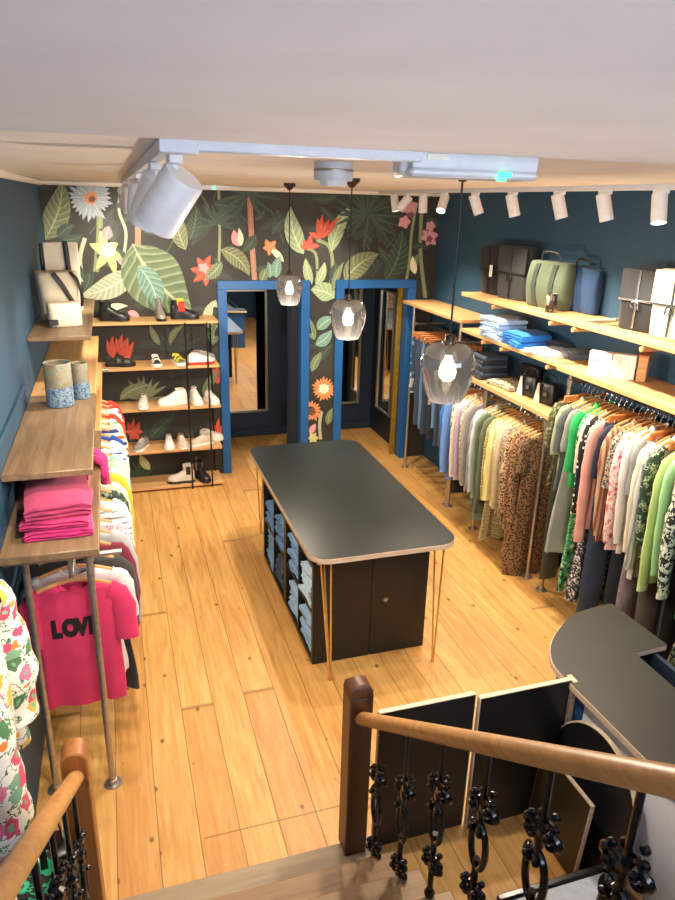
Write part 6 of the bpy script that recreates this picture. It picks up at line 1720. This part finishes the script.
# folded knitwear
KB = [cl('a9c6e4', True), cl('b7d0ea', True), cl('9fbfe0', True), cl('c3d8ee', True)]
for k in range(4):
    folded('folded_jumper', 'pale blue folded jumper, %s of the stack by the jeans rack' % ('lowest second third topmost'.split()[k]), 'jumper', KB[k], (3.22, 5.32, 1.83+k*.046), .32, .28, .047, R90+.1*((k % 2)-.5), 700+k, 'folded jumpers on the middle shelf')
for k in range(2):
    folded('folded_jumper', '%s bright blue folded jumper on the middle shelf' % ('lower', 'upper')[k], 'jumper', cl('1f7fe0', True), (3.23, 4.96, 1.83+k*.058), .30-.02*k, .30, .06, R90+.2*k-.1, 710+k, 'folded jumpers on the middle shelf')
folded('folded_jumper', 'navy folded jumper behind the bright blue pair', 'jumper', cl('1c2c4c', True), (3.40, 4.78, 1.83), .28, .16, .06, R90, 720, 'folded jumpers on the middle shelf')
folded('folded_jumper', 'icy pale blue folded jumper lying flat at the near end of the middle shelf', 'jumper', cl('cfdce8', True), (3.24, 4.60, 1.83), .30, .30, .045, R90+.15, 721, 'folded jumpers on the middle shelf')
folded('folded_jumper', 'slate grey folded jumper at the near end of the middle shelf', 'jumper', cl('5a6876', True), (3.38, 4.46, 1.83), .24, .2, .06, R90-.2, 722, 'folded jumpers on the middle shelf')
for k in range(6):
    folded('folded_jeans', 'dark folded jeans, %s of the stack on the handbag shelf' % (ORD[k]), 'jeans', DEN[3] if k % 2 else cl('2b2d33'), (3.24, 5.55, 1.425+k*.036), .26, .26, .037, R90+.06*((k*7 % 3)-1), 730+k, 'dark jeans stacked on the handbag shelf')
folded('folded_scarf', 'leopard print folded scarf on the handbag shelf', 'scarf', PAT['leo_cream'], (3.25, 5.18, 1.425), .34, .24, .045, R90+.12, 740)
def mini_bag(label, y, x, mat, panel):
    e = thing('mini_handbag', label, 'handbag', (x, y, 1.425), R90+.3)
    soft_box(.2, .1, .17, .01, top=.7, seed=int(y*100)).build('body', mat, e)
    mb = MB(); mb.prism([(-.09, .004), (-.03, .004), (-.045, .165), (-.06, .165)], -.068, -.06, M=Matrix(((1,0,0,0),(0,0,1,0),(0,1,0,0),(0,0,0,1)))); mb.build('white_panel', panel, e)
    MB().tube(smooth_path([(-.06, 0, .16), (-.05, 0, .23), (.05, 0, .23), (.06, 0, .16)], 5), .006, 7).build('handle', mat, e)
    MB().box(.0, .03, -.066, -.06, .07, .1, .002).build('clasp', M_SILV, e)
mini_bag('small black and white handbag beside the leopard scarf', 4.86, 3.26, M_SBLK, M_SW)
mini_bag('small black handbag with pale stripe, on the leopard clothes shelf end nearer the boxes', 4.62, 3.27, M_SBLK, M_SW2)
e = thing('black_clutch', 'black clutch bag standing at the back of the handbag shelf', 'handbag', (3.40, 5.1, 1.425), R90)
soft_box(.26, .08, .2, .01, seed=31).build('body', M_SBLK, e); MB().box(-.13, .13, -.055, -.045, .1, .19, .006).build('flap', M_SBLK, e); MB().lathe([(.001,0),(.012,.002),(.001,.006)], 12, M=Matrix.Rotation(pi/2, 4, 'X')).build('stud', M_SILV, e, loc=(0, -.055, .12))
# white boxes over the green clothes
def card_box(label, cx, cy, art):
    e = thing('display_box', label, 'box', (cx, cy, 1.83), radians(-47)); h = .165; w = .074
    MB().box(-w, w, 0, .06, 0, h, .003).build('box_body', M_TAG, e)
    MB().box(-w+.01, -w+.06, -.0015, .0005, .09, .145).build('printed_panel', art, e)
    return e
card_box('white card box with a small blue picture on the shelf over the green clothes', 3.128, 3.885, plain('blue_print', '#8fa0c8', .6))
card_box('white card box with grey lines of print, next to the wooden box', 3.232, 3.774, pattern('fine_print', 'stripe_h', ['#f1efe8', '#f1efe8', '#b0aca4'], 70))
e = thing('wooden_box', 'orange-brown wooden box at the end of the two white boxes', 'box', (3.325, 3.70, 1.83), radians(-47))
MB().box(-.03, .03, -.02, .14, 0, .165, .003).build('box_body', M_OAKX, e); MB().box(-.033, .033, -.023, .143, .165, .176, .002).build('lid', timber('box_lid', '#a8603a', '#c98050', 'Y', .5), e)

# ------------------------------------------------------------------ ceiling fittings and lamps
def kelvin(warm): return {'warm': (1.0, .85, .67), 'soft': (1.0, .86, .68), 'white': (1.0, .93, .84), 'cool': (.82, .90, 1.0)}[warm]
def spot(loc, target, power, size, blend, col, radius=.04):
    l = bpy.data.lights.new('spot_beam', 'SPOT'); l.energy = power; l.spot_size = radians(size); l.spot_blend = blend; l.color = kelvin(col); l.shadow_soft_size = radius
    o = bpy.data.objects.new('spot_beam', l); COL.objects.link(o); o.location = loc
    o.rotation_euler = (Vector(target)-Vector(loc)).to_track_quat('-Z', 'Y').to_euler(); return o
M_LENS = glow('lamp_lens', '#fff1d8', 9.0)
def spot_head(label, x, y, ztop, target, d, L, power, size=95, col='warm', group='white track spotlights'):
    """track spotlight: adapter on the track, stem, tilted cylinder with a lit lens"""
    e = thing('track_spotlight', label, 'spotlight', (x, y, ztop), group=group)
    dirn = (Vector(target) - Vector((x, y, ztop-.05))).normalized()
    q = dirn.to_track_quat('Z', 'Y').to_matrix().to_4x4()
    piv = Vector((0, 0, -d*.75))
    MB().box(-.016, .016, -.045, .045, -.022, 0, .003).build('track_adapter', M_WHITE, e)
    MB().tube([(0, 0, -.02), (0, 0, -d*.8)], .009, 8).build('stem', M_WHITE, e)
    M = Matrix.Translation(piv - dirn*(L*.28)) @ q
    h = MB().lathe([(.001,-.0),(d*.46,0),(d*.5,.006),(d*.5,L),(d*.46,L),(d*.44,L-.02),(d*.42,L-.02)], 28, M=M).build('housing', M_WHITE, e)
    MB().lathe([(.001,L-.019),(d*.43,L-.019)], 24, M=M).build('lens', M_LENS, h)
    p = Vector((x, y, ztop)) + (M @ Vector((0, 0, L+.012)))
    spot(p, Vector(p) + dirn, power, size, .6, col, d*.35)
    return e
P0 = 1.0
# track by the stairs: across and then back along the left side
e = thing('lighting_track', 'white lighting track crossing the ceiling edge and turning back over the shoe side', 'light track', (.146, 1.70, 3.0345))
MB().box(-.018, .60, -.018, .018, -.034, 0, .003).build('track_section', M_TRACK, e)
MB().box(-.018, .018, .018, 4.3, -.034, 0, .003).build('track_section', M_TRACK, e)
MB().box(-.026, .06, -.026, .03, -.04, 0, .003).build('corner_joint', M_TRACK, e)
spot_head('big white spotlight closest to the stairs aimed at the pink slogan tee', .165, 1.82, 3.0, (-.06, 2.0, 2.60), .105, .145, 60*P0, 110)
spot_head('white spotlight just behind the biggest one on the same track', .146, 2.25, 3.0, (-.3, 2.9, 1.8), .105, .15, 45*P0, 110)
spot_head('white spotlight third along the track over the shoe side', .146, 3.3, 3.0, (-.1, 4.0, .6), .1, .15, 50*P0, 110)
spot_head('white spotlight fourth along the track over the shoe side', .146, 4.5, 3.0, (.0, 5.3, .4), .1, .15, 55*P0, 110)
spot_head('white spotlight at the shoe shelf end of the track', .146, 5.8, 3.0, (.35, 7.3, 1.5), .1, .15, 95*P0, 110)
# track along the right wall
e = thing('lighting_track', 'long white lighting track along the ceiling above the clothes racks', 'light track', (2.70, 4.8, 3.035))
MB().box(-.017, .017, -2.5, 2.3, -.03, 0, .003).build('track_section', M_TRACK, e)
names = ['deepest in the shop', 'tilted, second from the mural', 'third from the mural', 'lit towards us, fourth from the mural', 'fifth from the mural', 'sixth from the mural', 'seventh from the mural', 'eighth from the mural', 'ninth from the mural, over the desk']
tg = [(2.8, 6.6, 2.2), (2.3, 6.6, 2.4), (2.75, 6.1, 2.2), (2.3, 5.2, 2.2), (3.05, 4.9, 2.0), (2.95, 4.4, 2.0), (2.95, 3.8, 2.0), (2.95, 3.4, 2.0), (2.6, 2.8, 2.0)]
for nm, y, t_ in zip(names, (6.70, 6.40, 6.02, 5.60, 5.06, 4.52, 3.97, 3.53, 3.09), tg):
    tt = t_
    spot_head('small white spotlight ' + nm + ' on the long track', 2.70, y, 3.008, tt, .078, .15, 55*P0, 105)

# smoked glass pendants
M_SMOKE = thin_glass('smoked_glass', '#8b8b8d', .16)
M_BULB = glow('bulb_glow', '#ffedc8', 22.0)
M_ROSE = plain('bronze_fitting', '#3a2f26', .4, .6)
def pendant(label, y, X=1.33):
    e = thing('glass_pendant', label, 'pendant lamp', (X, y, 3.035), group='smoked glass pendants over the table')
    zc = (2.285 if y < 3 else 2.25) - 3.035
    MB().lathe([(.001,0),(.045,0),(.045,-.018),(.03,-.03),(.012,-.05),(.001,-.05)], 20).build('ceiling_rose', M_ROSE, e)
    MB().tube([(0, 0, -.04), (0, 0, zc+.12)], .0042, 8).build('cord', M_BLACK, e)
    MB().lathe([(.001,.15),(.018,.145),(.02,.085),(.016,.07),(.001,.07)], 16, c=(0, 0, zc)).build('lamp_holder', M_ROSE, e)
    prof = [(.03,.115),(.066,.112),(.094,.09),(.106,.05),(.106,.02),(.096,-.04),(.08,-.09),(.066,-.115)]
    R = [(r, z) for r, z in prof]; R += [(r-.003, z) for r, z in reversed(prof)]
    MB().lathe(R, 36, c=(0, 0, zc)).build('glass_shade', M_SMOKE, e)
    MB().lathe([(.001,.072),(.013,.07),(.016,.055),(.03,.025),(.036,.0),(.031,-.022),(.016,-.036),(.001,-.039)], 20, c=(0, 0, zc)).build('bulb', M_BULB, e)
    l = bpy.data.lights.new('bulb_light', 'POINT'); l.energy = 44*P0; l.color = kelvin('warm'); l.shadow_soft_size = .03
    o = bpy.data.objects.new('bulb_light', l); COL.objects.link(o); o.location = (X, y, 2.12)
pendant('smoked glass pendant hanging closest to the stairs', 2.42, 1.235)
pendant('smoked glass pendant in the middle of the three', 3.95)
pendant('smoked glass pendant hanging deepest in the shop by the fitting rooms', 5.42)

# emergency light, smoke alarm and a small sign light
e = thing('emergency_light', 'white box emergency light with green indicator on the ceiling edge', 'light', (.915, 1.78, 3.035))
MB().prism([(-.178, -.06), (.178, -.06), (.168, .06), (-.168, .06)], -.045, 0, .004).build('gear_box', M_TRACK, e)
MB().box(-.183, .183, -.065, .065, -.066, -.045, .008).build('clear_cover', plain('frosted_cover', '#d5dae2', .25, vary=.02), e)
MB().lathe([(.001,-.0),(.012,.002),(.012,.004)], 14).build('green_led', glow('led_green', '#20ff80', 8), e, loc=(.075, -.058, -.07))
MB().box(.06, .1, -.0665, -.064, -.06, -.048).build('green_led_window', glow('led_green_soft', '#38e890', 1.6), e)
MB().box(-.14, -.08, -.0615, -.0600, -.026, -.012).build('rating_label', M_SILV, e)
for x in (-.178, .178): MB().box(x-.02, x+.02, -.03, .03, -.06, -.02, .006).build('end_clip', M_TRACK, e)
e = thing('smoke_alarm', 'round white smoke alarm on the ceiling beyond the lighting track', 'smoke alarm', (.772, 2.5, 3.035))
MB().lathe([(.001,0),(.068,0),(.069,-.05),(.066,-.06)], 32, cap1=True).build('housing', M_TRACK, e)
MB().lathe([(.07,-.022),(.071,-.026),(.07,-.03)], 32).build('vent_ring', M_SILV, e)
MB().lathe([(.05,-.06),(.046,-.078),(.001,-.08)], 32).build('sensor_cap', M_WHITE, e)
e = thing('ceiling_exit_light', 'slim white emergency light with green dot on the ceiling by the mural', 'light', (.79, 7.05, 3.035))
MB().box(-.34, .34, -.03, .03, -.045, 0, .006).build('housing', M_WHITE, e)
MB().lathe([(.001,0),(.012,.001)], 12, M=Matrix.Rotation(pi/2, 4, 'X')).build('green_led', glow('led_green2', '#20ff90', 6), e, loc=(.2, -.0315, -.025))

# ------------------------------------------------------------------ light from the street behind the stairs, camera, exposure
w = bpy.data.worlds.new('daylight'); SC.world = w; w.use_nodes = True
bg = w.node_tree.nodes['Background']; bg.inputs[0].default_value = (.76, .85, 1.0, 1); bg.inputs[1].default_value = 6.0

cam = bpy.data.cameras.new('camera'); co = bpy.data.objects.new('camera', cam); COL.objects.link(co)
F = 692.8
cam.sensor_fit = 'VERTICAL'; cam.sensor_height = 24.0; cam.lens = F/900*24.0
a, b, c = radians(18.03), radians(19.58), radians(1.518)
fw = Vector((sin(a)*cos(b), cos(a)*cos(b), -sin(b))); rt = Vector((cos(a), -sin(a), 0)); up = rt.cross(fw)
r2 = rt*cos(c) + up*sin(c); u2 = -rt*sin(c) + up*cos(c)
m = Matrix((r2, u2, -fw)).transposed().to_4x4(); m.translation = Vector((0, 0, 2.9))
co.matrix_world = m
cam.clip_start = .02
SC.camera = co
SC.view_settings.view_transform = 'Standard'; SC.view_settings.look = 'None'
SC.view_settings.exposure = 0.66; SC.view_settings.gamma = 1.0; SC.view_settings.use_curve_mapping = False
SC.cycles.max_bounces = 8; SC.cycles.diffuse_bounces = 4; SC.cycles.glossy_bounces = 4; SC.cycles.transparent_max_bounces = 12
SC.cycles.caustics_reflective = False; SC.cycles.caustics_refractive = False; SC.cycles.sample_clamp_indirect = 4.0
SC.cycles.use_denoising = True
